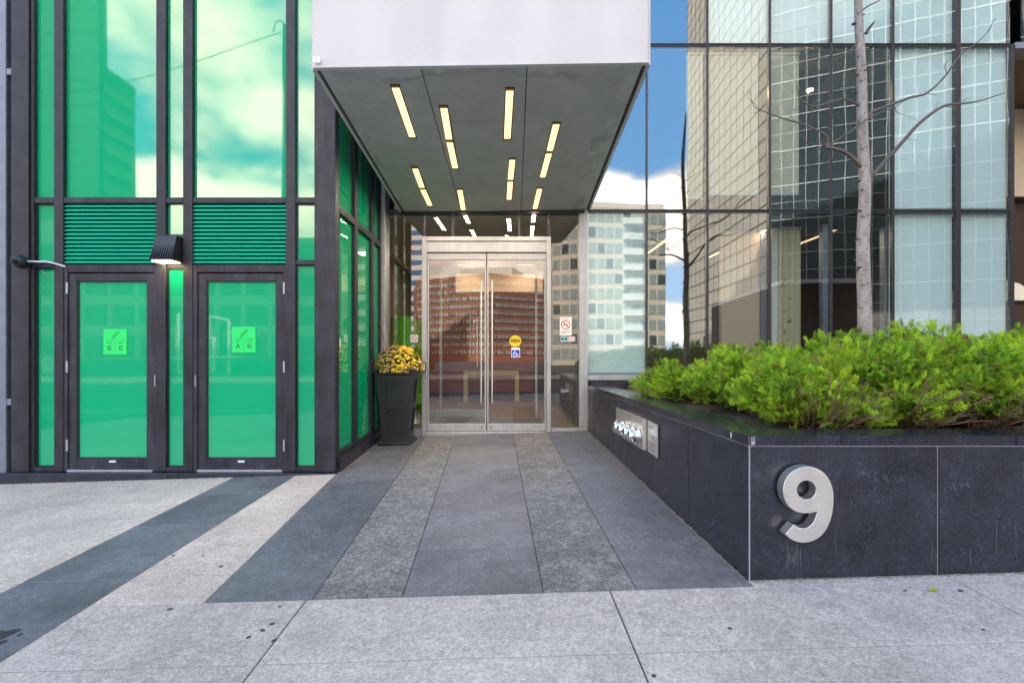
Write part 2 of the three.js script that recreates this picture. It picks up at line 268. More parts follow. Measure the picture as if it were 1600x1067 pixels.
// ---------------------------------------------------------------- ground, sidewalk, paving
structure('street_ground', (() => { const g = new THREE.PlaneGeometry(900, 900); g.rotateX(-Math.PI / 2); g.translate(0, -0.62, 0); const u = g.attributes.uv; for (let i = 0; i < u.count; i++) u.setXY(i, u.getX(i) * 900, u.getY(i) * 900); return g; })(), M.asphalt);
const ZL = 5.57, ZR = 7.75;                                           // distance of the green front and of the entrance front
const sidewalk = structure('sidewalk');
mesh('bedding', slab([[-11, -7.6], [11, -7.6], [11, 3.6], [-11, 3.6]], -0.012, 0.45, 0, 0), M.mortar, sidewalk);
const xs = [-10.2, -8.4, -6.55, -4.7, -2.84], frontZ = 2.78;
function pave(x0, x1, z0, z1, mat, name = 'concrete_slab', lift = 0, gap = 0.0035) { return mesh(name, slab([[x0, -z0], [x1, -z0], [x1, -z1], [x0, -z1]], lift, 0.06, gap, 0.004), mat, sidewalk); }
// concrete beside the green front
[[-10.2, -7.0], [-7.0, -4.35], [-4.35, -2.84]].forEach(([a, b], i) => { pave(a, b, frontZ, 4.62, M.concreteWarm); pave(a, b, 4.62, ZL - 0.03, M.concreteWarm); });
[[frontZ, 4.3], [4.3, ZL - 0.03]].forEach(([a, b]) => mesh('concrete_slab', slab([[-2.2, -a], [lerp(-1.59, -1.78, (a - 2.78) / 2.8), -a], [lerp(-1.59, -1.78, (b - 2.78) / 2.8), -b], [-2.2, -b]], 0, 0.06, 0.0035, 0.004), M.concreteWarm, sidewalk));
// dark stripe
const stripeZ = [0.3, 1.25, 2.2, 3.1, 4.05, 4.9, ZL - 0.03];
for (let i = 0; i + 1 < stripeZ.length; i++) pave(-2.84, -2.2, stripeZ[i], stripeZ[i + 1], [M.slate, M.slateB, M.slate][i % 3], 'stone_slab', 0, 0.002);
// public sidewalk
const cols = [-2.2, -1.05, 0.55, 2.37, 4.2, 6.05, 7.9, 9.8], rowZ = [-3.2, -1.9, -0.6, 0.75, 2.22, frontZ];
for (let r = 0; r + 1 < rowZ.length; r++) for (let c = 0; c + 1 < cols.length; c++) pave(cols[c], cols[c + 1], rowZ[r], rowZ[r + 1] + (r === 4 ? 0 : 0), [M.concrete, M.concreteB, M.concrete][(r * 5 + c * 3) % 3]);
for (let r = 0; r + 1 < rowZ.length; r++) for (let c = 0; c + 1 < xs.length; c++) pave(xs[c], xs[c + 1], rowZ[r], rowZ[r + 1], [M.concrete, M.concreteB][(r + c) % 2]);
pave(-2.84, -2.2, -3.2, 0.3, M.concrete);
for (const [a, b] of [[1.305, 2.37], [2.37, 4.2], [4.2, 6.05]]) pave(a, b, frontZ - 0.004, 2.85, M.concrete, 'edge_slab', 0, 0.001);
// stone strips to the doors: [near x, far x] of each edge, cross joints
const edges = [[-1.59, -1.93], [-1.02, -1.17], [-0.545, -0.73], [0.2, 0.1], [0.69, 0.6], [1.31, 1.2]];
const joints = [[3.4, 5.2, 6.6], [2.97, 4.95, 6.4], [3.4, 5.5, 6.75], [3.0, 5.05, 6.6], [3.5, 5.6]];
const backZ = ZR + 0.02, edgeX = (e, z) => lerp(edges[e][0], edges[e][1], (z - frontZ) / (backZ - frontZ));
for (let s = 0; s < 5; s++) { const zs = [frontZ, ...joints[s], backZ];
  for (let k = 0; k + 1 < zs.length; k++) { const a = zs[k], b = zs[k + 1];
    mesh('stone_slab', slab([[edgeX(s, a), -a], [edgeX(s + 1, a), -a], [edgeX(s + 1, b), -b], [edgeX(s, b), -b]], s % 2 ? 0.0005 : 0, 0.06, 0.0022, 0.002), s % 2 ? [M.rough, M.roughB][(k + (s > 2 ? 1 : 0)) % 2 ? 0 : (k === 0 ? 1 : 0)] : [M.slate, M.slateC, M.slateB][(s + k * 2) % 3], sidewalk); } }
// trodden gum and grit
{ const gum = [], spots = [[425, 975], [388, 996], [410, 985], [428, 1001], [270, 868], [345, 885], [316, 868], [1141, 982], [1022, 1056], [1415, 923], [1502, 923], [1537, 984], [265, 952], [437, 948]];
  for (const [px, py] of spots) { const n = V(-0.03, 1, 0.024).normalize(), p = onPlane(px, py, V(0, ground(0, 0), 0), n), r = rr(0.008, 0.017), g = new THREE.CylinderGeometry(r * 0.8, r, 0.003, 9); g.scale(1, 1, rr(0.6, 1)); g.rotateY(rr(0, 3)); g.translate(p.x, ground(p.x, p.z) + 0.0015, p.z); gum.push(g); }
  const o = stuff(mesh('gum_spots', merge(gum), std({ color: C(0.05, 0.045, 0.05), roughness: 0.9 }))); tag(o, 'dark trodden gum spots dotted over the concrete sidewalk', 'gum'); }
// sand and old mortar along the foot of the planter
{ const L = []; const bead = (a, b, n) => { for (let k = 0; k < n; k++) { const t = rnd(), x = lerp(a[0], b[0], t), z = lerp(a[1], b[1], t), g = new THREE.IcosahedronGeometry(rr(0.003, 0.009), 0); g.scale(rr(0.8, 2), rr(0.3, 0.7), rr(0.7, 1.3)); g.rotateY(rr(0, 6)); const dx = b[0] - a[0], dz = b[1] - a[1], l = Math.hypot(dx, dz), o = Math.abs(rr(-1, 1) * rr(0, 0.022)); g.translate(x + dz / l * -o, ground(x, z) + 0.001, z + dx / l * o); L.push(g); } };
  bead([1.30, -2.84], [4.4, -2.84], 420); bead([1.2, -7.7], [1.305, -2.85], 240); bead([-5.4, -5.51], [-1.8, -5.51], 260); bead([-1.75, -5.55], [-1.75, -7.6], 160);
  const o = stuff(mesh('grit', merge(L), std({ color: C(0.24, 0.19, 0.14), roughness: 1 }))); tag(o, 'tan grit and sand gathered along the foot of the walls', 'grit'); }
// dark spill on the stone stripe
{ const L = [], n = V(-0.03, 1, 0.024).normalize(); for (const [px, py, r] of [[10, 990, 0.04], [-4, 994, 0.05], [24, 986, 0.02], [30, 992, 0.012], [2, 1004, 0.02]]) { const p = onPlane(px, py, V(0, ground(0, 0), 0), n), P = []; for (let k = 0; k < 26; k++) { const a = k / 26 * 6.283, q = r * (0.8 + 0.35 * noise3(Math.cos(a) * 2 + px, Math.sin(a) * 2, 3)); P.push(V(p.x + Math.cos(a) * q, ground(p.x, p.z) + 0.0015 + L.length * 0.0004 + 0.03 * Math.cos(a) * q - 0.024 * Math.sin(a) * q, p.z + Math.sin(a) * q)); } L.push(polys([P], V(p.x, -9, p.z))); }
  const o = stuff(mesh('oil_stain', merge(L), std({ color: C(0.035, 0.032, 0.034), roughness: 0.6 }))); tag(o, 'dark oily stain soaked into the dark stone stripe', 'stain'); }
// fallen leaf
{ const p = onPlane(1459, 923, V(0, ground(0, 0), 0), V(-0.03, 1, 0.024).normalize()); const sh = new THREE.Shape(); sh.moveTo(-0.03, 0); sh.bezierCurveTo(-0.015, 0.02, 0.015, 0.018, 0.03, 0.002); sh.bezierCurveTo(0.015, -0.015, -0.015, -0.02, -0.03, 0);
  const g = new THREE.ExtrudeGeometry(sh, { depth: 0.0015, bevelEnabled: false, curveSegments: 8 }); const q = g.attributes.position; for (let i = 0; i < q.count; i++) q.setZ(i, q.getZ(i) + 0.006 * Math.abs(q.getY(i)) / 0.02 + 0.003 * Math.sin(q.getX(i) * 90)); g.rotateX(-Math.PI / 2); g.rotateY(0.3); g.computeVertexNormals(); g.translate(p.x, ground(p.x, p.z) + 0.005, p.z);
  const st = tube([V(0.028, 0, 0), V(0.04, 0.003, 0.004), V(0.05, 0.002, 0.006)], [0.001, 0.0006], 5, 2); st.rotateY(0.3); st.translate(p.x, ground(p.x, p.z) + 0.006, p.z);
  const l = thing('fallen_leaf', 'single yellow green fallen leaf lying on the sidewalk', 'leaf'); mesh('blade', g, std({ color: C(0.32, 0.36, 0.02), roughness: 0.7, side: THREE.DoubleSide }), l); mesh('stalk', st, M.twig, l); }

// ---------------------------------------------------------------- green glass building
const LX = px => (px - VX) / F * ZL, LY = py => EYE - (py - VY) / F * ZL, TOP = 8.6;
const green = thing('green_glass_building', 'green glass building front with black metal frames, louvres and stair doors', 'building');
const zf = -ZL, zg = -ZL - 0.045;                                       // face of the frames, face of the panes
function gpane(px0, px1, py0, py1, parent = green, z = zg) { const y1 = typeof py0 === 'string' ? +py0 : LY(py0); return mesh('glass_pane', box(LX(px0) - 0.006, LX(px1) + 0.006, LY(py1) - 0.006, y1 + 0.006, z - 0.02, z, 0, rr(0, 9), rr(0, 9)), M.green, parent); }
const bar = (px0, px1, py0, py1, name = 'mullion', z0 = zf - 0.13, z1 = zf) => mesh(name, box(LX(px0), LX(px1), LY(py1), typeof py0 === 'string' ? +py0 : LY(py0), z0, z1, 0.004, rr(0, 5), rr(0, 5)), M.frame, green);
bar(18.5, 46.5, '8.6', 737, 'column', zf - 0.2, zf + 0.02); bar(47, 52, '8.6', 737);
for (const [a, b] of [[83, 98], [243, 258], [285, 300], [446, 461]]) bar(a, b, '8.6', 737);
mesh('column', box(LX(492), LX(525), LY(737), TOP, zf - 0.07, zf + 0.025, 0.005, 1.3, 2.2), M.frame, green);
for (const [a, b] of [[52, 83], [98, 243], [258, 285], [300, 446], [461, 492]]) { bar(a, b, 308, 317, 'transom', zf - 0.12, zf - 0.004); mesh('transom', box(LX(a), LX(b), 5.5, 5.56, zf - 0.12, zf - 0.004), M.frame, green); gpane(a, b, '5.5', 308); gpane(a, b, '8.6', LYinv(5.56)); }
function LYinv(y) { return VY + (EYE - y) * F / ZL; }
bar(52, 83, 410, 418, 'transom', zf - 0.12, zf - 0.004); gpane(52, 83, 317, 410); gpane(52, 83, 418, 730); bar(52, 83, 730, 737, 'transom', zf - 0.12, zf - 0.004);
bar(258, 285, 366, 372, 'transom', zf - 0.12, zf - 0.004); gpane(258, 285, 317, 366); bar(258, 285, 372, 418, 'backing_panel', zf - 0.12, zf - 0.02); gpane(258, 285, 418, 730); bar(258, 285, 730, 737, 'transom', zf - 0.12, zf - 0.004);
bar(461, 492, 407, 413, 'transom', zf - 0.12, zf - 0.004); gpane(461, 492, 317, 407); gpane(461, 492, 413, 730); bar(461, 492, 730, 737, 'transom', zf - 0.12, zf - 0.004);
// glazing beads: thin inner frames of each narrow pane
for (const [a, b, c, d] of [[52, 83, 418, 730], [258, 285, 418, 730], [461, 492, 413, 730], [52, 83, 317, 410], [461, 492, 317, 407]]) mesh('glazing_bead', frame(LX(a), LX(b), LY(d), LY(c), zg, zg + 0.02, 0.012, 0.012, 0.002), M.black, green);
// louvres
const slatN = 15;
for (const [a, b] of [[98, 243], [300, 446]]) {
  const g = new THREE.Group(); g.name = 'louvre'; green.add(g); const y0 = LY(411), y1 = LY(317), st = (y1 - y0) / slatN;
  mesh('backing', box(LX(a), LX(b), y0, y1, zf - 0.13, zf - 0.1, 0), M.frame, g);
  const sg = polys([[V(0, 0, 0), V(1, 0, 0), V(1, 0.66, -0.75), V(0, 0.66, -0.75)], [V(0, -0.16, 0), V(1, -0.16, 0), V(1, 0, 0), V(0, 0, 0)], [V(0, -0.16, 0), V(1, -0.16, 0), V(1, 0.5, -0.75), V(0, 0.5, -0.75)]], V(0.5, 0.1, -0.5));
  for (let k = 0; k < slatN; k++) { const s = mesh('slat', sg, M.greenSlat, g); s.scale.set(LX(b) - LX(a) - 0.004, st, st); s.position.set(LX(a) + 0.002, y0 + st * (k + 0.22), zf - 0.012); }
}
// doors
function stairDoor(f0, f1, l0, l1, p0, p1, hingePx, lockPx, platePx) {
  const d = new THREE.Group(); d.name = 'door'; green.add(d);
  mesh('door_frame', merge([box(LX(f0), LX(l0) - 0.004, LY(737), LY(413), zf - 0.11, zf - 0.006), box(LX(l1) + 0.004, LX(f1), LY(737), LY(413), zf - 0.11, zf - 0.006), box(LX(l0) - 0.004, LX(l1) + 0.004, LY(425), LY(413), zf - 0.11, zf - 0.006)]), M.frame, d);
  mesh('reveal', box(LX(l0) - 0.004, LX(l1) + 0.004, LY(737), LY(425), zf - 0.13, zf - 0.1, 0), M.frame, d);
  mesh('leaf_frame', merge([box(LX(l0), LX(p0), LY(733), LY(426.5), zf - 0.08, zf - 0.018), box(LX(p1), LX(l1), LY(733), LY(426.5), zf - 0.08, zf - 0.018), box(LX(p0), LX(p1), LY(438.5), LY(426.5), zf - 0.08, zf - 0.018), box(LX(p0), LX(p1), LY(733), LY(717), zf - 0.08, zf - 0.018)]), M.frame, d);
  mesh('glazing_bead', frame(LX(p0), LX(p1), LY(717), LY(438.5), zf - 0.045, zf - 0.024, 0.012, 0.012, 0.002), M.black, d);
  mesh('glass_pane', box(LX(p0), LX(p1), LY(717), LY(438.5), zf - 0.06, zf - 0.04, 0, rr(0, 9), rr(0, 9)), M.green, d);
  mesh('threshold', box(LX(l0), LX(l1), LY(737.5), LY(734), zf - 0.1, zf + 0.012), M.alu, d);
  for (const y of [450, 573, 696]) { const c = new THREE.CylinderGeometry(0.011, 0.011, 0.12, 10); c.translate(LX(hingePx), LY(y), zf - 0.008); mesh('hinge', c, M.alu, d); }
  mesh('lock_plate', box(LX(lockPx) - 0.006, LX(lockPx) + 0.006, LY(604), LY(586), zf - 0.012, zf - 0.004), M.alu, d);
  mesh('maker_plate', box(LX(platePx) - 0.035, LX(platePx) + 0.035, LY(723), LY(720), zf - 0.019, zf - 0.015, 0), M.whiteBar, d);
}
stairDoor(98, 243, 104.5, 238, 117, 227.5, 102.8, 240.5, 173); stairDoor(300, 446, 307.5, 441, 320, 430, 443, 304, 375);
// granite plinth, block by block
{ const px = [-120, -10, 123, 261, 400, 525]; for (let i = 0; i + 1 < px.length; i++) mesh('plinth_block', box(LX(px[i]) + 0.003, LX(px[i + 1]) - 0.003, -0.5, LY(738), zf - 0.2, zf + 0.055, 0.005, i * 0.7, 0.3), M.granite, green);
  mesh('plinth_joint', box(LX(-120), LX(525) - 0.01, -0.5, LY(739), zf - 0.2, zf + 0.045, 0), M.joint, green); }
// side wall towards the entrance: plane x = SX, facing +x
const SX = -1.79;
{ const zs = [5.60, 6.30, 6.385, 7.09, 7.19, 7.60]; const tr = [2.76, 2.84], b0 = 0.13;
  for (const [a, b] of [[5.64, 5.68], [6.275, 6.40], [7.07, 7.20], [7.56, 7.60]]) mesh('mullion', box(SX - 0.13, SX, b0, TOP, -b, -a, 0.004, a, 1), M.frame, green);
  for (const [a, b] of [[5.68, 6.275], [6.40, 7.07], [7.20, 7.56]]) {
    mesh('transom', box(SX - 0.12, SX - 0.004, tr[0], tr[1], -b, -a), M.frame, green); mesh('transom', box(SX - 0.12, SX - 0.004, 5.5, 5.58, -b, -a), M.frame, green); mesh('transom', box(SX - 0.12, SX - 0.004, b0, b0 + 0.05, -b, -a), M.frame, green);
    for (const [c, d] of [[b0 + 0.05, tr[0]], [tr[1], 5.5], [5.58, TOP]]) mesh('glass_pane', box(SX - 0.06, SX - 0.045, c - 0.005, d + 0.005, -b - 0.005, -a + 0.005, 0, rr(0, 9), rr(0, 9)), M.green, green);
  }
  mesh('plinth_block', box(SX - 0.2, SX + 0.035, -0.5, b0, -6.5, -5.63, 0.005, 0.4, 0.2), M.granite, green); mesh('plinth_block', box(SX - 0.2, SX + 0.035, -0.5, b0, -7.62, -6.506, 0.005, 2.4, 0.2), M.granite, green);
}
// backing and unseen upper storeys, made tall and wide to shade the street
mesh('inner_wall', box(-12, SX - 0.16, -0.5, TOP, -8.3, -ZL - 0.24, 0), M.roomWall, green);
mesh('unseen_upper_storeys', box(-75, SX, TOP, 46, -34, -ZL, 0), M.frame, green);

// neighbour front past the black column
{ const nb = thing('grey_framed_glass_front', 'pale blue glass front with grey aluminium frame beside the black column', 'building');
  mesh('frame_post', box(LX(-4), LX(9.5), -0.5, TOP, zf - 0.15, zf + 0.01, 0.004), M.aluGrey, nb);
  mesh('frame_post', box(LX(9.5), LX(13), LY(738), TOP, zf - 0.15, zf - 0.03, 0.004), M.mullion, nb);
  mesh('frame_post', box(-12, LX(-120), -0.5, TOP, zf - 0.15, zf + 0.01, 0.004), M.aluGrey, nb);
  for (const y of [112, 628]) mesh('frame_rail', box(LX(9.5), LX(18.5), LY(y + 5), LY(y - 5), zf - 0.14, zf + 0.005, 0.003), M.aluGrey, nb);
  mesh('glass_pane', box(LX(13), LX(18.5), LY(738), TOP, zf - 0.1, zf - 0.06, 0), M.spandrel, nb);
  for (const [a, b] of [[LY(738), 2.4], [2.46, TOP]]) mesh('glass_pane', box(LX(-119), LX(-4.5), a, b, zf - 0.1, zf - 0.06, 0), M.spandrel, nb); }

// signs on the stair doors
function stairSign(px0, px1, py0, py1, a, b, label) {
  const m = print(256, 288, (g, w, h) => { g.fillStyle = '#12e46a'; g.fillRect(0, 0, w, h); g.strokeStyle = '#0a5a3a'; g.lineWidth = 6; g.beginPath(); g.moveTo(85, 112); for (let k = 0; k < 5; k++) { g.lineTo(85 + k * 18, 112 - k * 17); g.lineTo(103 + k * 18, 112 - k * 17); } g.stroke(); g.lineWidth = 4; g.beginPath(); g.moveTo(92, 92); g.lineTo(165, 22); g.stroke();
    g.lineWidth = 2; g.beginPath(); g.moveTo(20, 128); g.lineTo(236, 128); g.moveTo(128, 134); g.lineTo(128, 262); g.stroke();
    g.fillStyle = '#0b7a48'; g.textAlign = 'center'; g.fillRect(40, 148, 52, 9); g.fillRect(162, 148, 56, 9); g.fillStyle = '#0a5a3a'; g.font = 'bold 72px sans-serif'; g.fillText(a, 66, 238); g.fillText(b, 190, 238); });
  const z = zf - 0.034, o = thing('stair_sign', label, 'sign'); const g = new THREE.BoxGeometry(LX(px1) - LX(px0), LY(py0) - LY(py1), 0.006); g.translate(LX((px0 + px1) / 2), LY((py0 + py1) / 2), z - 0.003); const p = mesh('sign_plate', g, m); scene.remove(p); o.add(p); p.name = 'sign_plate';
}
stairSign(157, 193.5, 514, 554, 'G', 'G', 'bright green stair sign on door glass lettered G and G');
stairSign(359, 396.5, 510.5, 551, 'A', 'G', 'bright green stair sign on door glass lettered A and G');

// security camera on its conduit
{ const cam = thing('security_camera', 'black dome security camera on the black column with pale conduit', 'camera'); const p = at(29, 408, ZL - 0.13);
  const base = new THREE.CylinderGeometry(0.062, 0.066, 0.06, 24); base.rotateX(Math.PI / 2); base.translate(LX(35), LY(409), zf + 0.05); mesh('mount', base, M.plasticBlack, cam);
  const s = new THREE.SphereGeometry(0.06, 24, 16); s.translate(p.x, p.y, p.z - 0.005); const ball = mesh('housing', s, M.plasticBlack, cam);
  const l = new THREE.CylinderGeometry(0.022, 0.026, 0.03, 16); l.rotateX(Math.PI / 2); l.translate(p.x + 0.004, p.y - 0.012, p.z + 0.052); mesh('lens', l, phy({ color: C(0.01, 0.01, 0.01), roughness: 0.05 }), ball);
  mesh('conduit', tube([V(LX(38), LY(409), zf + 0.035), V(LX(60), LY(409.5), zf + 0.03), V(LX(78), LY(410), zf + 0.03), V(LX(90), LY(413), zf + 0.02), V(LX(101), LY(416.5), zf - 0.0)], [0.009, 0.009], 8, 4), M.whiteBar, cam); }

// wall lamp
{ const lamp = thing('wall_lamp', 'lit black wedge wall lamp with fins between the stair doors', 'lamp'); const x0 = LX(250), x1 = LX(283), y1 = LY(371), y0 = LY(410), zb = zf - 0.02, d0 = 0.10, d1 = 0.19;
  const P = [V(x0, y1, zb), V(x1, y1, zb), V(x1, y0, zb), V(x0, y0, zb), V(x0, y1, zb + d0), V(x1, y1, zb + d0), V(x1, y0, zb + d1), V(x0, y0, zb + d1)];
  mesh('housing', hexa(P), M.black, lamp);
  for (let k = 0; k < 9; k++) { const x = x0 + 0.012 + (x1 - x0 - 0.024) * k / 8, ym = lerp(y0, y1, 0.62), zm = lerp(d1, d0, 0.62); mesh('cooling_fin', hexa([V(x - 0.004, ym, zb + zm - 0.01), V(x + 0.004, ym, zb + zm - 0.01), V(x + 0.004, y0, zb + d1 - 0.01), V(x - 0.004, y0, zb + d1 - 0.01), V(x - 0.003, ym, zb + zm + 0.002), V(x + 0.003, ym, zb + zm + 0.002), V(x + 0.003, y0, zb + d1 + 0.022), V(x - 0.003, y0, zb + d1 + 0.022)]), M.black, lamp); }
  mesh('lamp_lens', box(x0 + 0.01, x1 - 0.01, y0 - 0.016, y0 - 0.001, zb + 0.02, zb + d1 - 0.008, 0.003), std({ color: C(0.9, 0.8, 0.6), emissive: C(1, 0.68, 0.3), emissiveIntensity: 2.2 }), lamp);
  const L = new THREE.RectAreaLight(C(1, 0.72, 0.38), 9, x1 - x0 - 0.02, 0.15); L.position.set((x0 + x1) / 2, y0 - 0.02, zb + 0.1); L.rotation.x = -Math.PI / 2; scene.add(L); }

// ---------------------------------------------------------------- canopy
const FL = at(490, 105, 4.32), FR = at(1013, 97, 4.32), BL = at(628, 332, ZR);
const sn = V().crossVectors(FR.clone().sub(FL), BL.clone().sub(FL)).normalize(); if (sn.y > 0) sn.negate();
const BR = onPlane(918, 332, FL, sn);
const sof = (s, t, h = 0) => FL.clone().lerp(FR, s).lerp(BL.clone().lerp(BR, s), t).addScaledVector(sn, h);
const canopy = thing('entrance_canopy', 'deep white boxed entrance canopy with grey panelled underside', 'canopy');
{ const up = (v, h) => V(v.x, v.y + h, v.z), H = 1.7;
  const suv = v => { const a = v.clone().sub(FL), ux = FR.clone().sub(FL), vz = BL.clone().sub(FL); return [a.dot(ux) / ux.lengthSq(), a.dot(vz) / vz.lengthSq()]; };
  mesh('core', hexa([sof(0.02, 0.02, -0.03), sof(0.98, 0.02, -0.03), sof(0.98, 0.995, -0.03), sof(0.02, 0.995, -0.03), up(sof(0.02, 0.02, 0), H - 0.05), up(sof(0.98, 0.02), H - 0.05), up(sof(0.98, 0.995), H - 0.05), up(sof(0.02, 0.995), H - 0.05)]), M.mullion, canopy);
  const fas = (a, b, t, name) => { const n = V().crossVectors(b.clone().sub(a), V(0, 1, 0)).normalize().multiplyScalar(t); return mesh(name, hexa([a, b, up(b, H), up(a, H), a.clone().add(n), b.clone().add(n), up(b, H).add(n), up(a, H).add(n)]), M.whitePanel, canopy); };
  fas(FL.clone(), FR.clone(), -0.03, 'fascia'); fas(up(sof(0, 0.012), 0.004), up(sof(0, 1), 0.004), -0.03, 'side_panel'); fas(up(sof(1, 0.012), 0.004), up(sof(1, 1), 0.004), 0.03, 'side_panel');
  mesh('drip_edge', hexa([sof(-0.002, -0.004, 0.012), sof(1.002, -0.004, 0.012), sof(1.002, 0.008, 0.012), sof(-0.002, 0.008, 0.012), sof(-0.002, -0.004, -0.004), sof(1.002, -0.004, -0.004), sof(1.002, 0.008, -0.004), sof(-0.002, 0.008, -0.004)]), M.whitePanel, canopy);
  const tOf = py => { const p = onPlane(800, py, FL, sn); const vz = BL.clone().sub(FL); return p.sub(FL).dot(vz) / vz.lengthSq(); };
  const cs = [0.012, 0.318, 0.638, 0.988], rows = [[0.01, tOf(253.6), 0.99], [0.01, tOf(186), tOf(299), 0.99], [0.01, tOf(252), 0.99]], g = 0.0016, gt = 0.0011;
  for (let c = 0; c < 3; c++) for (let r = 0; r + 1 < rows[c].length; r++) { const s0 = cs[c] + g, s1 = cs[c + 1] - g, t0 = rows[c][r] + gt, t1 = rows[c][r + 1] - gt;
    mesh('soffit_panel', hexa([sof(s0, t0, 0), sof(s1, t0, 0), sof(s1, t1, 0), sof(s0, t1, 0), sof(s0, t0, -0.02), sof(s1, t0, -0.02), sof(s1, t1, -0.02), sof(s0, t1, -0.02)], suv), M.soffit, canopy); }
  mesh('wall_trim', hexa([sof(0.0, 0.985, 0.002), sof(1, 0.985, 0.002), sof(1, 0.999, 0.002), sof(0, 0.999, 0.002), sof(0, 0.985, 0.035), sof(1, 0.985, 0.035), sof(1, 0.999, 0.035), sof(0, 0.999, 0.035)]), M.mullion, canopy);
  const st = card('fascia_label', FL.x + 0.004, FL.x + 0.06, FL.y + 0.02, FL.y + 0.072, FL.z + 0.0335, print(64, 64, (q, w, h) => { q.fillStyle = '#f2f0f2'; q.fillRect(0, 0, w, h); q.fillStyle = '#c4bfc6'; for (let k = 0; k < 4; k++) q.fillRect(6, 10 + k * 13, 50 - k * 7, 5); }));
  tag(st, 'small white label stuck to the lower corner of the canopy fascia', 'label'); }
// strip lights in the underside
const strips = [[[383, 372], [463, 605], 0], [[597, 463], [650, 740], [623, 615]], [[889, 385], [877, 612], 0], [[1095, 535], [1031, 780], [1062, 665]], [[470, 732], [540, 903], [505, 825]], [[668, 827], [685, 922], 0], [[900, 693], [885, 877], [891, 790]], [[1021, 822], [998, 917], 0]];
strips.forEach(([a, b, mid], i) => {
  const q = p => onPlane(480 + p[0] / 2.807, p[1] / 2.807, FL, sn), A = q(a), B = q(b), d = B.clone().sub(A).normalize(), w = V().crossVectors(d, sn).normalize().multiplyScalar(0.033), L = thing('strip_light', mid ? 'long warm strip light in canopy underside, two tubes end to end' : 'short warm strip light in canopy underside, a single tube', 'strip light', mid ? 'double strip lights in the canopy' : 'single strip lights in the canopy');
  const seg = (p, r, k, h0, h1, name, mat) => { const ww = w.clone().multiplyScalar(k); return mesh(name, hexa([p.clone().add(ww).addScaledVector(sn, h0), r.clone().add(ww).addScaledVector(sn, h0), r.clone().sub(ww).addScaledVector(sn, h0), p.clone().sub(ww).addScaledVector(sn, h0), p.clone().add(ww).addScaledVector(sn, h1), r.clone().add(ww).addScaledVector(sn, h1), r.clone().sub(ww).addScaledVector(sn, h1), p.clone().sub(ww).addScaledVector(sn, h1)]), mat, L); };
  const cuts = mid ? [A, q(mid), B] : [A, B], e = 0.035;
  seg(A.clone().addScaledVector(d, -0.012), B.clone().addScaledVector(d, 0.012), 1.28, 0.001, 0.004, 'trim', M.mullion);
  for (let k = 0; k + 1 < cuts.length; k++) { const p = cuts[k].clone().addScaledVector(d, e), r = cuts[k + 1].clone().addScaledVector(d, -e);
    seg(p, r, 1, 0.0045, 0.008, 'tube', M.strip); seg(cuts[k].clone().addScaledVector(d, 0.003), p.clone().addScaledVector(d, -0.001), 1, 0.0045, 0.0075, 'end_cap', M.stripEnd); seg(r.clone().addScaledVector(d, 0.001), cuts[k + 1].clone().addScaledVector(d, -0.003), 1, 0.0045, 0.0075, 'end_cap', M.stripEnd);
    const c = p.clone().lerp(r, 0.5).addScaledVector(sn, 0.012), li = new THREE.RectAreaLight(C(1, 0.85, 0.68), 22, 0.06, p.distanceTo(r)); li.position.copy(c); li.up.copy(d); li.lookAt(c.clone().add(sn)); scene.add(li); }
});

// ---------------------------------------------------------------- entrance and glass front
const RX = px => (px - VX) / F * ZR, RY = py => EYE - (py - VY) / F * ZR, zr = -ZR;
const front = thing('glass_facade', 'tall clear glass curtain wall with dark slim mullions behind the planter', 'facade');
const R = { sill: 0.92, t1: 3.33, t2: 5.77, t3: 8.2 };
function clear(x0, x1, y0, y1, parent = front, mat = M.glass, z = zr - 0.03) { const g = new THREE.PlaneGeometry(x1 - x0, y1 - y0), u = g.attributes.uv, a = rr(0, 9), b = rr(0, 9); for (let i = 0; i < 4; i++) u.setXY(i, u.getX(i) * (x1 - x0) + a, u.getY(i) * (y1 - y0) + b); g.translate((x0 + x1) / 2, (y0 + y1) / 2, z); const m = mesh('glass_pane', g, mat, parent); return m; }
const mulPx = [[913.5, 918.5], [1009.2, 1012.4], [1104.2, 1107.4], [1201.8, 1205.2], [1297.8, 1301.2], [1394.8, 1398.2], [1495, 1502], [1580, 1585.5]];
for (const [i, [a, b]] of mulPx.entries()) mesh('mullion', box(RX(a), RX(b), i === 0 ? 0.05 : R.sill, i === 7 ? R.t2 : TOP, zr - 0.05, zr + 0.008, 0.002), i === 0 ? M.alu : M.mullion, front);
for (let i = 0; i + 1 < mulPx.length; i++) { const x0 = RX(mulPx[i][1]), x1 = RX(mulPx[i + 1][0]);
  for (const y of [R.t1, R.t2, R.t3]) { mesh('transom', box(x0, x1, y - 0.028, y - 0.005, zr - 0.05, zr + 0.006, 0.002), M.mullion, front); mesh('transom', box(x0, x1, y + 0.005, y + 0.025, zr - 0.05, zr + 0.006, 0.002), M.mullion, front); }
  for (const [a, b] of [[R.sill, R.t1 - 0.028], [R.t1 + 0.025, R.t2 - 0.028], [R.t2 + 0.025, R.t3 - 0.028]]) { clear(x0, x1, a, b, front, M.glass, zr - 0.004); clear(x0, x1, a, b, front, M.glassInner, zr - 0.03).name = 'inner_glass_pane'; }
}
// upper row runs on over the recess
mesh('soffit_band', box(RX(1586), 9.5, R.t2 - 0.06, R.t2 + 0.03, zr - 0.3, zr + 0.02, 0.003), M.aluGrey, front); clear(RX(1503) + 0.9, 9.5, R.t2 + 0.03, R.t3 - 0.035);
mesh('sill', box(RX(918.5), RX(1579), R.sill - 0.07, R.sill, zr - 0.13, zr + 0.05, 0.004), M.alu, front);
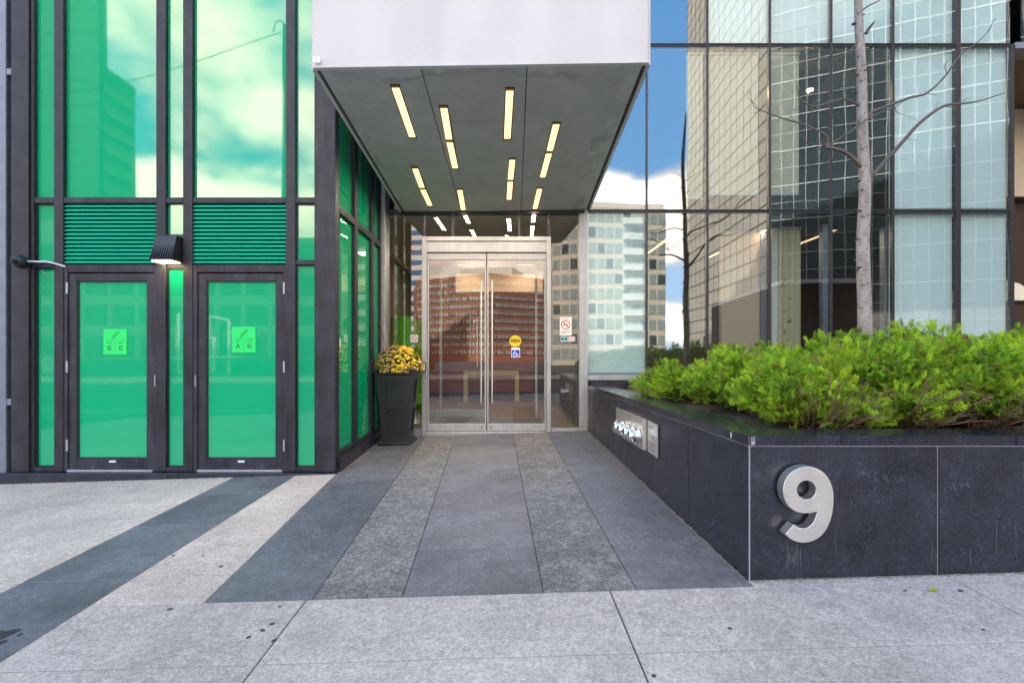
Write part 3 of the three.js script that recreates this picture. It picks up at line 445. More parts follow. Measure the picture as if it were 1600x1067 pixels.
// over the doors and beside them up to the canopy
for (const [a, b] of [[604, 659], [659, 705], [709.5, 809], [813.5, 861], [861, 913.5]]) { clear(RX(a), RX(b), (a === 604 || a === 861) ? 0.14 : RY(370.5), R.t1 - 0.035, front, M.doorGlass); }
for (const px of [707.2, 811.2]) mesh('mullion', box(RX(px) - 0.02, RX(px) + 0.02, RY(370.5), R.t1 - 0.035, zr - 0.1, zr + 0.012), M.mullion, front);
for (const px of [661.5, 858.5]) mesh('mullion', box(RX(px) - 0.018, RX(px) + 0.018, RY(370.5), R.t1 - 0.035, zr - 0.1, zr + 0.012), M.mullion, front);
for (const [a, b] of [[604, 913.5]]) { mesh('transom', box(RX(a), RX(b), R.t1 - 0.035, R.t1 + 0.03, zr - 0.12, zr + 0.005), M.mullion, front); clear(RX(a), RX(b), R.t1 + 0.03, R.t2); clear(RX(a), RX(b), R.t2, R.t3); }
mesh('frame_post', box(SX - 0.02, RX(605), 0.0, TOP, zr - 0.13, zr + 0.14, 0.004), M.alu, front);
for (const [a, b] of [[605, 658.5], [861.5, 905]]) mesh('bottom_rail', box(RX(a), RX(b), -0.04, 0.14, zr - 0.08, zr + 0.02, 0.004), M.alu, front);
mesh('frame_post', box(RX(905), RX(913.5), -0.02, R.t1 - 0.035, zr - 0.09, zr + 0.012, 0.004), M.alu, front);
mesh('unseen_upper_storeys', box(SX, 75, TOP, 46, -34, zr - 0.02, 0), M.mullion, front);  // first box: unseen mass overhead, sized to keep the sun off the street
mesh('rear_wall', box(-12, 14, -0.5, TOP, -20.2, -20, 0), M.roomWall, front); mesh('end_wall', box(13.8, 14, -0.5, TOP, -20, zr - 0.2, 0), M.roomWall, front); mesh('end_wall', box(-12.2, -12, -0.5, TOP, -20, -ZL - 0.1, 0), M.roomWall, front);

// double door
const door = thing('entrance_door', 'pair of full height glass entrance doors in pale aluminium frame', 'door');
{ const fx0 = RX(659.6), fx1 = RX(860.5), fy = RY(370.5), g0 = 0.04;
  mesh('frame_post', box(fx0, RX(667), g0, fy, zr - 0.12, zr + 0.05, 0.004), M.alu, door); mesh('frame_post', box(RX(853.5), fx1, g0, fy, zr - 0.12, zr + 0.05, 0.004), M.alu, door);
  mesh('frame_head', box(RX(667), RX(853.5), RY(377.5), fy, zr - 0.12, zr + 0.05, 0.004), M.alu, door);
  mesh('operator_cover', box(RX(667), RX(853.5), RY(394.5), RY(377.8), zr - 0.1, zr + 0.03, 0.004), M.alu, door);
  mesh('threshold', box(RX(667), RX(853.5), g0 - 0.02, RY(674), zr - 0.12, zr + 0.06, 0.004), M.alu, door);
  for (const [a, b, h, s] of [[667.5, 759.6, 752, 1], [761, 853, 769, -1]]) {
    const leaf = new THREE.Group(); leaf.name = 'leaf'; door.add(leaf); const x0 = RX(a), x1 = RX(b), y0 = RY(673.3), y1 = RY(395.4), st = 0.022;
    mesh('top_rail', box(x0, x1, RY(406), y1, zr - 0.04, zr + 0.0, 0.003), M.alu, leaf); mesh('bottom_rail', box(x0, x1, y0, RY(662), zr - 0.04, zr + 0.0, 0.003), M.alu, leaf);
    mesh('stile', box(x0, x0 + st, RY(662), RY(406), zr - 0.038, zr - 0.002, 0.003), M.alu, leaf); mesh('stile', box(x1 - st, x1, RY(662), RY(406), zr - 0.038, zr - 0.002, 0.003), M.alu, leaf);
    const g = clear(x0 + st, x1 - st, RY(662), RY(406), leaf, M.doorGlass, zr - 0.02);
    mesh('pull_handle', merge([tube([V(RX(h), RY(440), zr + 0.06), V(RX(h), RY(535), zr + 0.06), V(RX(h), RY(629.5), zr + 0.06)], [0.012, 0.012], 12, 2), tube([V(RX(h), RY(465), zr - 0.02), V(RX(h), RY(465), zr + 0.06)], [0.01, 0.01], 8, 1), tube([V(RX(h), RY(605), zr - 0.02), V(RX(h), RY(605), zr + 0.06)], [0.01, 0.01], 8, 1)]), M.steel, leaf);
    const lk = new THREE.CylinderGeometry(0.012, 0.012, 0.008, 12); lk.rotateX(Math.PI / 2); lk.translate(s > 0 ? x1 - 0.06 : x0 + 0.06, RY(668), zr + 0.003); mesh('lock', lk, M.mullion, leaf);
  } }
// notices on the glass
function disc(name, cx, cy, r, z, mat) { const g = new THREE.CylinderGeometry(r, r, 0.002, 40); g.rotateX(Math.PI / 2); const u = g.attributes.uv, p = g.attributes.position; for (let i = 0; i < u.count; i++) u.setXY(i, 0.5 + p.getX(i) / (2 * r), 0.5 + p.getY(i) / (2 * r)); g.translate(cx, cy, z); return mesh(name, g, mat); }
tag(disc('caution_sticker', RX(805.3), RY(533), 0.086, zr - 0.012, print(256, 256, (g, w) => { g.fillStyle = '#f6cf00'; g.fillRect(0, 0, w, w); g.fillStyle = '#3a3000'; g.textAlign = 'center'; g.font = 'bold 24px sans-serif'; g.fillText('AUTOMATIC', 128, 72); g.fillRect(28, 88, 200, 62); g.fillStyle = '#f6cf00'; g.font = 'bold 40px sans-serif'; g.fillText('CAUTION', 128, 133); g.fillStyle = '#3a3000'; g.font = 'bold 28px sans-serif'; g.fillText('DOOR', 128, 186); })), 'round yellow caution sticker on the entrance door glass', 'sticker');
tag(card('accessibility_sticker', RX(799), RX(812.5), RY(558.5), RY(543), zr - 0.012, print(128, 148, (g, w, h) => { g.fillStyle = '#f2f2f6'; g.fillRect(0, 0, w, h); g.fillStyle = '#0a3cc8'; g.fillRect(8, 34, 112, 106); g.strokeStyle = g.fillStyle = '#ffffff'; g.lineWidth = 9; g.lineCap = 'round'; g.beginPath(); g.arc(52, 48, 7, 0, 7); g.fill(); g.beginPath(); g.moveTo(52, 58); g.lineTo(54, 88); g.lineTo(82, 88); g.lineTo(94, 118); g.lineTo(104, 114); g.stroke(); g.beginPath(); g.arc(56, 100, 27, 0.35, 4.1); g.stroke(); })), 'blue and white wheelchair access sticker on the entrance door', 'sticker');
const noSmoke = (g, cx, cy, r) => { g.strokeStyle = '#d01530'; g.lineWidth = r * 0.22; g.fillStyle = '#222'; g.fillRect(cx - r * 0.65, cy - r * 0.08, r * 1.1, r * 0.2); g.strokeStyle = '#888'; g.lineWidth = 2; g.beginPath(); g.moveTo(cx + r * 0.5, cy - r * 0.15); g.quadraticCurveTo(cx + r * 0.3, cy - r * 0.4, cx + r * 0.55, cy - r * 0.55); g.stroke(); g.strokeStyle = '#d01530'; g.lineWidth = r * 0.22; g.beginPath(); g.arc(cx, cy, r, 0, 7); g.stroke(); g.beginPath(); g.moveTo(cx - r * 0.7, cy - r * 0.7); g.lineTo(cx + r * 0.7, cy + r * 0.7); g.stroke(); };
tag(card('no_smoking_sign', RX(875), RX(893.5), RY(524), RY(495), zr - 0.012, print(160, 256, (g, w, h) => { g.fillStyle = '#f4f2ee'; g.fillRect(0, 0, w, h); noSmoke(g, 80, 108, 58); g.fillStyle = '#999'; for (const [y, l] of [[14, 120], [24, 90], [190, 130], [202, 110], [214, 122], [226, 70]]) g.fillRect(16, y, l, 5); })), 'white no smoking notice with red ring on the glass beside the doors', 'sign');
tag(card('no_smoking_sticker', RX(641), RX(652.5), RY(534.5), RY(523), zr - 0.012, print(96, 96, (g, w, h) => { g.fillStyle = '#f4f2ee'; g.fillRect(0, 0, w, h); noSmoke(g, 48, 48, 34); })), 'small square no smoking sticker on the side glass by the flower urn', 'sticker');
tag(card('exit_sticker', RX(888), RX(899), RY(533.5), RY(525.5), zr - 0.012, print(128, 96, (g, w, h) => { g.fillStyle = '#f0ecec'; g.fillRect(0, 0, w, h); g.strokeStyle = '#a8324a'; g.lineWidth = 5; g.strokeRect(6, 6, w - 12, h - 12); g.fillStyle = '#a8324a'; g.font = 'bold 46px sans-serif'; g.textAlign = 'center'; g.fillText('EXIT', 64, 64); })), 'small white sticker lettered EXIT in red under the no smoking notice', 'sticker');
tag(card('teal_sticker', RX(876.5), RX(887), RY(533.5), RY(525.5), zr - 0.012, print(128, 96, (g, w, h) => { g.fillStyle = '#cfe4e0'; g.fillRect(0, 0, w, h); g.fillStyle = '#136a72'; g.fillRect(8, 14, 34, 66); g.fillRect(84, 14, 34, 66); g.fillStyle = '#5aa9a8'; g.fillRect(42, 14, 42, 66); })), 'small teal and white sticker under the no smoking notice', 'sticker');
{ const mk = thing('side_glass_notice', 'small square notice stuck to the green side glass', 'sticker'); const m = print(64, 64, (g, w, h) => { g.fillStyle = '#dfe9e2'; g.fillRect(0, 0, w, h); g.strokeStyle = '#3c6a54'; g.lineWidth = 5; g.beginPath(); g.arc(32, 32, 20, 0, 7); g.moveTo(18, 18); g.lineTo(46, 46); g.stroke(); }); const g = new THREE.BoxGeometry(0.003, 0.085, 0.085); g.translate(SX - 0.0435, 1.355, -5.82); const o = mesh('notice', g, m, mk); }
{ const pd = thing('door_push_pad', 'square metal push pad on the entrance door frame', 'push pad'); mesh('housing', box(RX(651.5), RX(666.5), RY(581), RY(566), zr + 0.03, zr + 0.075, 0.006), M.mullion, pd); mesh('button', box(RX(653.5), RX(664.5), RY(579), RY(568), zr + 0.076, zr + 0.09, 0.005), M.steel, pd); }

// ---------------------------------------------------------------- rooms behind the glass
const lx0 = -2.4, lx1 = RX(916), fl = 0.07;
structure('lobby_floor', box(lx0, lx1, fl - 0.1, fl, -15.4, zr - 0.125, 0), M.wood);
structure('lobby_wall', merge([box(lx0 - 0.1, lx0, fl, 3.3, -15.4, zr - 0.2, 0), box(lx0, lx1, fl, 3.3, -15.5, -15.4, 0), box(lx1 + 0.02, lx1 + 0.1, fl, 3.3, -15.4, -9.6, 0)]), M.lobbyWall);
structure('lobby_ceiling', box(lx0, lx1, 3.28, 3.34, -15.4, zr - 0.14, 0), M.bulkhead);
structure('ceiling_bulkhead', box(-1.2, 0.9, 2.72, 3.27, -13.2, -12.6, 0.01), M.bulkhead);
{ const w = thing('red_screen_wall', 'low glossy red screen wall behind the lobby table', 'screen wall'); mesh('panel', box(-2.05, 0.78, fl + 0.14, 1.55, -14.35, -14.15, 0.03), M.red, w); mesh('base', box(-2.05, 0.78, fl, fl + 0.138, -14.33, -14.17, 0.005), M.mullion, w); }
{ const t = thing('console_table', 'long beige console table standing in the lobby', 'table'); const Z = 13.0, x0 = (724 - VX) / F * Z, x1 = (811 - VX) / F * Z, tp = 0.82; mesh('tabletop', box(x0, x1, tp - 0.1, tp, -Z - 0.45, -Z + 0.0, 0.006), M.tableBeige, t); for (const [a, b] of [[x0, -Z - 0.1], [x1 - 0.1, -Z - 0.1], [x0, -Z - 0.45], [x1 - 0.1, -Z - 0.45]]) mesh('leg', box(a, a + 0.1, fl, tp - 0.101, b, b + 0.1, 0.004), M.tableBeige, t); }
{ const v = thing('inner_door_screen', 'inner vestibule glass screen with pale frame behind the entrance doors', 'glass screen'); const Z = 9.6, X = px => (px - VX) / F * Z;
  for (const px of [688.5, 758.5, 838]) mesh('frame_post', box(X(px) - 0.022, X(px) + 0.022, fl, 2.7, -Z - 0.06, -Z, 0.003), M.alu, v); mesh('frame_rail', box(X(690.5), X(756.5), fl + 0.02, fl + 0.16, -Z - 0.05, -Z - 0.01, 0.003), M.alu, v); mesh('frame_rail', box(X(688.5), X(838), 2.702, 2.85, -Z - 0.06, -Z, 0.003), M.alu, v);
  mesh('frame_rail', box(lx0, X(688) - 0.024, fl + 0.02, fl + 0.16, -Z - 0.05, -Z - 0.01, 0.003), M.alu, v);
  clear(X(690.5), X(756.5), fl + 0.16, 2.7, v, M.innerGlass, -Z - 0.03); mesh('pull_handle', tube([V(X(746), 1.0, -Z + 0.05), V(X(746), 1.9, -Z + 0.05)], [0.014, 0.014], 10, 2), M.steel, v); mesh('handle_bracket', merge([box(X(746) - 0.008, X(746) + 0.008, 1.1, 1.116, -Z - 0.03, -Z + 0.05, 0), box(X(746) - 0.008, X(746) + 0.008, 1.8, 1.816, -Z - 0.03, -Z + 0.05, 0)]), M.steel, v); }
{ const m = thing('entrance_mat', 'grey ribbed entrance mat just inside the doors', 'mat'); mesh('mat_field', box(-1.15, 0.62, fl, fl + 0.012, -9.45, zr - 0.25, 0.004), std({ color: C(0.16, 0.15, 0.14), roughness: 1 }), m); for (const y of [-9.49, zr - 0.24]) mesh('edge_strip', box(-1.15, 0.62, fl, fl + 0.014, y, y + 0.035, 0.003), M.alu, m); }
{ const c = thing('lime_pod_chair', 'tall lime green pod chair standing behind the side glass', 'chair'); const ang = 2.3, pts = []; for (let k = 0; k <= 12; k++) pts.push([0.34 + 0.05 * Math.sin(k / 12 * 3), k / 12 * 1.72]); const g = new THREE.LatheGeometry(pts.map(p => new THREE.Vector2(p[0], p[1])), 24, 0, Math.PI * 1.25); g.rotateY(2.6); g.translate(-1.62, fl + 0.06, -9.05); mesh('shell', g, std({ color: C(0.16, 0.50, 0.01), roughness: 0.5, side: THREE.DoubleSide }), c); const s = new THREE.CylinderGeometry(0.31, 0.29, 0.16, 28); s.translate(-1.62, fl + 0.40, -9.05); mesh('seat', s, M.lime, c); const b = new THREE.CylinderGeometry(0.06, 0.24, 0.32, 20); b.translate(-1.62, fl + 0.16, -9.05); mesh('foot', b, M.steel, c); }
for (const [i, [x, z]] of [[-0.9, -10.6], [0.45, -10.6], [-0.9, -12.1], [0.45, -12.1]].entries()) { const l = thing('ceiling_light', 'square warm ceiling light in the lobby ceiling', 'ceiling light', 'lobby ceiling lights'); mesh('trim', frame(x - 0.2, x + 0.2, -0.2, 0.2, 0, 0.02, 0.02).rotateX(Math.PI / 2).translate(0, 3.28, z), M.alu, l); mesh('diffuser', box(x - 0.178, x + 0.178, 3.264, 3.274, z - 0.178, z + 0.178, 0), M.ledWarm, l); const li = new THREE.RectAreaLight(C(1, 0.74, 0.5), 13, 0.34, 0.34); li.position.set(x, 3.25, z); li.rotation.x = -Math.PI / 2; scene.add(li); }

const rx0 = RX(918.5), rx1 = RX(1579);
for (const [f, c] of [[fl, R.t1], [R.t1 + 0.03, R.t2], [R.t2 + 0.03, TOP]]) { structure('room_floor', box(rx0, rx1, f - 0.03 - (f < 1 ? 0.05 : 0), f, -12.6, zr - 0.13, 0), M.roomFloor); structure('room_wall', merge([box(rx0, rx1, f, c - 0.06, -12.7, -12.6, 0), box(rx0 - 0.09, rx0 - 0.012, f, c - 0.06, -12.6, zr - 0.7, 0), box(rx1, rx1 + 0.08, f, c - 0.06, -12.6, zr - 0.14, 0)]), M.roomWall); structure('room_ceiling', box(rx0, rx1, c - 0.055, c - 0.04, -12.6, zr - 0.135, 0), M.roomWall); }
const bx = (i, d = -0.015) => [RX(mulPx[i][1]) + d, RX(mulPx[i + 1][0]) - d];
function blind(x0, x1, y0, y1, mat, label, group, z = zr - 0.09) { const b = thing('roller_blind', label, 'blind', group); mesh('fabric', box(x0, x1, y0 + 0.035, y1 - 0.05, z - 0.004, z, 0), mat, b); mesh('bottom_bar', box(x0, x1, y0, y0 + 0.034, z - 0.012, z + 0.006, 0.003), M.alu, b); const r = new THREE.CylinderGeometry(0.024, 0.024, x1 - x0, 14); r.rotateZ(Math.PI / 2); r.translate((x0 + x1) / 2, y1 - 0.024, z - 0.002); mesh('roller', r, mat, b); }
blind(...bx(0), R.sill + 0.002, R.t1 - 0.01, M.blind, 'pale roller blind drawn down beside the entrance glass', null);
for (const i of [5, 6]) for (const [a, b] of [[R.sill + 0.002, R.t1 - 0.01], [R.t1 + 0.035, R.t2 - 0.01]]) blind(...bx(i), a, b, M.blind, 'pale blue roller blind drawn fully down behind the tree', 'pale blinds behind the tree');
for (const i of [2, 3, 4, 5, 6]) blind(...bx(i), R.t2 + 0.035, R.t3 - 0.01, M.blind, 'pale roller blind drawn down in the topmost window row', 'blinds in the top row');
{ const [x0, x1] = bx(2); blind(RX(1106), RX(1190), 3.59, R.t2 - 0.06, M.blindBeige, 'beige roller blind in the middle window row', null); blind(RX(1203), RX(1254), 3.59, R.t2 - 0.06, M.blindBeige, 'narrower beige roller blind in the middle window row', null); blind(RX(1076), RX(1102), R.t1 + 0.2, R.t2 - 0.06, M.blindBeige, 'narrow strip of beige blind in the middle window row', null); }
{ const p = thing('beige_partition', 'plain beige partition panel standing inside the ground floor window', 'partition'); mesh('panel', box(1.09 * RX(1128), 1.09 * RX(1188), fl, 3.2, -8.55, -8.45, 0.005), M.beigeWall, p); mesh('edge_post', box(1.09 * RX(1188) + 0.002, 1.09 * RX(1188) + 0.1, fl, 3.2, -8.58, -8.42, 0.005), M.aluGrey, p); }
{ // curtain with bird print
  const birds = print(256, 1024, (g, w, h) => { g.fillStyle = '#cbbb9c'; g.fillRect(0, 0, w, h); g.fillStyle = '#3a3128'; for (let k = 0; k < 46; k++) { const x = rr(10, w - 30), y = rr(250, h - 20), s = rr(9, 17), a = rr(-0.9, 0.9); g.save(); g.translate(x, y); g.rotate(a); g.beginPath(); g.moveTo(-s, -s * 0.5); g.quadraticCurveTo(0, 0, s * 0.4, 0); g.quadraticCurveTo(0, s * 0.35, -s * 0.3, s * 0.2); g.closePath(); g.fill(); g.beginPath(); g.moveTo(s * 0.3, 0); g.quadraticCurveTo(s * 0.6, -s * 0.9, s * 1.3, -s * 1.0); g.quadraticCurveTo(s * 0.9, -s * 0.2, s * 0.4, s * 0.2); g.closePath(); g.fill(); g.restore(); } });
  const x0 = 1.06 * RX(1216), x1 = 1.06 * RX(1252), z = -8.22, cu = thing('bird_print_curtain', 'pleated cream curtain printed with dark flying birds', 'curtain'), nx = 48, g = new THREE.PlaneGeometry(x1 - x0, 3.1, nx, 1), p = g.attributes.position; for (let i = 0; i < p.count; i++) p.setZ(i, 0.03 * Math.sin(p.getX(i) * 70)); g.computeVertexNormals(); g.translate((x0 + x1) / 2, fl + 1.56, z); birds.side = THREE.DoubleSide; mesh('cloth', g, birds, cu); mesh('hem', box(x0, x1, fl + 3.11, fl + 3.14, z - 0.03, z + 0.03, 0.003), M.alu, cu);
  const wp = thing('white_wall_panel', 'narrow white panel beside the bird print curtain', 'panel'); mesh('panel', box(1.06 * RX(1206), 1.06 * RX(1215), fl, 3.2, -8.3, -8.2, 0.004), M.whitePanel, wp); }
for (const [px, label] of [[1290, 'slim grey blue post inside the window by the curtain'], [1385, 'slim grey blue post inside the window behind the tree trunk']]) { const p = thing('interior_post', label, 'post'); mesh('shaft', box(1.04 * RX(px) - 0.07, 1.04 * RX(px) + 0.07, fl + 0.02, 3.2, -8.1, -8.0, 0.004), M.aluGrey, p); mesh('base', box(1.04 * RX(px) - 0.09, 1.04 * RX(px) + 0.09, fl, fl + 0.018, -8.12, -7.98, 0.002), M.mullion, p); }
for (const [x, y, z0, z1] of [[4.1, 3.18, -8.3, -10.6], [5.2, 3.18, -8.3, -10.4], [2.75, 3.18, -8.6, -10.9]]) { const l = thing('linear_ceiling_light', y > 4 ? 'warm linear ceiling light on the upper floor behind glass' : 'warm linear ceiling light in the ground floor room behind glass', 'ceiling light', y > 4 ? 'upper linear lights' : 'ground floor linear lights'); mesh('housing', box(x - 0.035, x + 0.035, y + 0.012, y + 0.05, z1, z0, 0.003), M.mullion, l); mesh('tube', box(x - 0.03, x + 0.03, y, y + 0.011, z1 + 0.02, z0 - 0.02, 0.002), M.ledWarm, l); const li = new THREE.RectAreaLight(C(1, 0.74, 0.5), 24, 0.05, z0 - z1); li.position.set(x, y - 0.006, (z0 + z1) / 2); li.rotation.x = -Math.PI / 2; scene.add(li); }
for (const [px, py] of [[1125, 143], [1266, 140]]) { const c = at(px, py, 8.6), l = thing('round_downlight', 'small amber downlight glowing on the upper floor behind glass', 'downlight', 'upper floor downlights'); const g = new THREE.CylinderGeometry(0.055, 0.055, 0.02, 20); g.translate(c.x, c.y, c.z); mesh('lamp_lens', g, M.ledWarm, l); const h = new THREE.CylinderGeometry(0.06, 0.06, 5.7 - c.y - 0.012, 20); h.translate(c.x, (5.7 + c.y + 0.012) / 2, c.z); mesh('housing', h, M.mullion, l); const li = new THREE.PointLight(C(1, 0.6, 0.25), 0.4); li.position.set(c.x, c.y - 0.03, c.z); scene.add(li); }
// recess past the end of the glass
{ const r = thing('brown_entrance_recess', 'brown panelled recess past the end of the glass front', 'recess'); const x0 = RX(1586) + 0.001, z1 = -9.6; mesh('rear_panel', box(x0, 12, 4.1, R.t2 - 0.07, z1 - 0.06, z1, 0.004), M.cream, r); mesh('rear_panel', box(x0, 12, 0.05, 4.09, z1 - 0.3, z1 - 0.24, 0.004), M.brownDark, r); mesh('ceiling_panel', box(x0, 12, R.t2 - 0.065, R.t2 - 0.061, z1, zr - 0.3, 0), M.brown, r); mesh('floor_panel', box(x0, 12, 0.0, 0.048, z1 - 0.3, zr - 0.02, 0), M.brownDark, r);
  for (let k = 0; k < 5; k++) mesh('wavy_batten', tube([V(x0 + 0.02, 3.95 - k * 0.16, z1 - 0.12), V(x0 + 0.5, 4.02 - k * 0.17, z1 - 0.06), V(x0 + 1.1, 3.92 - k * 0.15, z1 - 0.12), V(x0 + 1.8, 4.0 - k * 0.16, z1 - 0.08)], [0.055, 0.06, 0.055], 8, 4), M.brown, r);
  const ls = thing('dome_lamp_shade', 'large cream dome lamp shade hanging in the brown recess', 'lamp'); const g = lathe([[0.02, 0.42], [0.2, 0.4], [0.42, 0.3], [0.6, 0.12], [0.66, 0], [0.64, 0], [0.58, 0.11], [0.4, 0.28], [0.02, 0.39]], 36); g.translate(x0 + 0.12 + 0.3, 2.05, -8.7); mesh('shade', g, M.cream, ls); mesh('cable', tube([V(x0 + 0.42, 2.46, -8.7), V(x0 + 0.42, R.t2 - 0.07, -8.7)], [0.008, 0.008], 6, 1), M.black, ls);
  const um = thing('folded_parasol', 'folded pale green parasol standing in the brown recess', 'parasol'); const q = lathe([[0.005, 0.62], [0.03, 0.5], [0.075, 0.1], [0.09, 0], [0.02, 0.02]], 16); q.translate(x0 + 0.2, 1.22, -8.3); mesh('folded_cloth', q, std({ color: C(0.35, 0.62, 0.48), roughness: 0.8 }), um); mesh('pole', tube([V(x0 + 0.2, 0.05, -8.3), V(x0 + 0.2, 1.3, -8.3)], [0.018, 0.018], 8, 1), M.steel, um); }

// ---------------------------------------------------------------- granite planter
const planter = thing('granite_planter', 'long black granite planter wall with stone cap and pale joints', 'planter');
const PZ = 2.845, P0 = V(1.31, 0, -PZ), P1 = V(1.2, 0, -ZR - 0.0), capTop = 0.78, capBot = 0.728, PX1 = 5.6, cw = 0.27;
{ const along = (Z, off) => { const t = (Z - PZ) / (ZR - PZ); return V(lerp(P0.x, P1.x, t) + off, 0, -Z); };
  const pr = (a, b, c, d, y0, y1) => hexa([[a, y0], [b, y0], [c, y0], [d, y0], [a, y1], [b, y1], [c, y1], [d, y1]].map(([v, y]) => V(v.x, y, v.z)));
  const jg = 0.004;
  // joint core just behind the faces
  mesh('joint_core', pr(along(PZ + 0.008, 0.008), along(ZR - 0.02, 0.008), along(ZR - 0.02, 0.2), along(PZ + 0.008, 0.2), -0.4, capTop - 0.006), M.joint, planter);
  mesh('joint_core', box(1.31 + 0.2, PX1, -0.4, capTop - 0.006, -PZ - 0.2, -PZ - 0.008, 0), M.joint, planter);
  // side panels
  const zOf = px => { let Z = 4; for (let k = 0; k < 20; k++) Z = F * along(Z, 0).x / (px - VX); return Z; };
  const zs = [PZ, ...[1076, 1019.2, 980, 951.7].map(zOf), (zOf(951.7) + ZR) / 2 - 0.2, ZR - 0.03];
  for (let i = 0; i + 1 < zs.length; i++) mesh('granite_panel', pr(along(zs[i] + (i ? jg : 0.013), 0), along(zs[i + 1] - jg, 0), along(zs[i + 1] - jg, 0.03), along(zs[i] + (i ? jg : 0.013), 0.03), -0.4, capBot - 0.008), M.granite, planter);
  // front panels
  const fx = [1.31, (1467 - VX) / 290, 3.5, 4.65, PX1];
  for (let i = 0; i + 1 < fx.length; i++) mesh('granite_panel', box(fx[i] + (i ? jg : 0.013), fx[i + 1] - jg, -0.4, capBot - 0.008, -PZ - 0.03, -PZ, 0.002, i * 0.83, 0.2), M.granite, planter);
  // cap stones: mitred corner
  const cz = [PZ, zOf(1115.7), zOf(1045.7), zOf(985), zOf(955), ZR - 0.04];
  for (let i = 0; i + 1 < cz.length; i++) { const a = cz[i] + (i ? 0.003 : 0), b = cz[i + 1] - 0.003; const o0 = along(a, -0.004), o1 = along(b, -0.004), i1 = along(b, cw), i0 = i ? along(a, cw) : V(1.31 + cw, 0, -PZ - cw);
    mesh('cap_stone', pr(i ? o0 : V(o0.x, 0, -PZ - 0.004), o1, i1, i0, capBot, capTop), M.graniteCap, planter); }
  const cx = [1.31, (1315 - VX) / 290, 2.75, 3.9, PX1];
  for (let i = 0; i + 1 < cx.length; i++) { const a = cx[i] + (i ? 0.003 : 0.004), b = cx[i + 1] - 0.003; mesh('cap_stone', pr(V(a, 0, -PZ + 0.004), V(b, 0, -PZ + 0.004), V(b, 0, -PZ - cw), V(i ? a : 1.31 + cw + 0.004, 0, -PZ - cw), capBot, capTop), M.graniteCap, planter); }
  mesh('rear_panel', box(1.25, PX1, 0.0, R.sill - 0.075, -ZR + 0.02, -ZR + 0.045, 0.003, 0.3, 0.4), M.granite, planter);
  // soil, uneven
  const g = new THREE.PlaneGeometry(PX1 - 1.42, ZR - PZ - 0.1, 50, 50); g.rotateX(-Math.PI / 2); g.translate((PX1 + 1.42) / 2, 0.715, -(ZR + PZ) / 2); const p = g.attributes.position, u = g.attributes.uv; for (let i = 0; i < p.count; i++) { p.setY(i, p.getY(i) + 0.06 * (fbm(p.getX(i) * 2.5, 0, p.getZ(i) * 2.5, 4) - 0.5)); u.setXY(i, p.getX(i), p.getZ(i)); } g.computeVertexNormals(); mesh('soil', g, M.soil, planter);
  // lime run under the numeral and pale scuffs are mineral marks lying on the stone
  const runs = [], strip = (px, y0, y1, w) => { const n = 7, Lp = [], Rp = []; for (let k = 0; k <= n; k++) { const t = k / n, x = (px + rr(-0.5, 0.5) - VX) / 290, y = EYE - (lerp(y0, y1, t) - VY) / 290, h = w / 580 * (k === 0 || k === n ? 0.15 : rr(0.5, 1)); Lp.push(V(x - h, y, -PZ + 0.0012)); Rp.push(V(x + h, y, -PZ + 0.0012)); } for (let k = 0; k < n; k++) runs.push(polys([[Lp[k], Lp[k + 1], Rp[k + 1], Rp[k]]], V(0, 0, -PZ - 5))); };
  for (let k = 0; k < 22; k++) { const c = 1240 + rr(-1, 1) * rr(2, 14), a = rr(846, 862); strip(c, a, a + rr(12, 42), rr(0.5, 1.8)); }
  for (const [px, y0, y1, w] of [[1306, 826, 872, 1.1], [1558, 810, 866, 1.2], [1588, 812, 886, 1.1], [1457, 840, 880, 1.1], [1517, 862, 884, 1.6], [1517, 855, 880, 1], [1588, 860, 884, 1.5]]) strip(px, y0, y1, w);
  for (let k = 0; k < 60; k++) { const c = rr(1180, 1600), a = rr(712, 870); strip(c, a, a + rr(1, 5), rr(0.6, 1.8)); }
  for (const [cx, cy, n, sx, sy] of [[1385, 745, 26, 26, 9], [1190, 745, 8, 8, 8], [1500, 757, 14, 16, 4], [1345, 735, 14, 14, 10], [1410, 748, 10, 5, 6]]) for (let k = 0; k < n; k++) { const c = cx + rr(-1, 1) * sx, a = cy + rr(-1, 1) * sy; strip(c, a, a + rr(1.5, 7), rr(0.6, 2)); }
  stuff(mesh('lime_marks', merge(runs), std({ color: C(0.10, 0.108, 0.13), roughness: 0.8 }), planter));
}
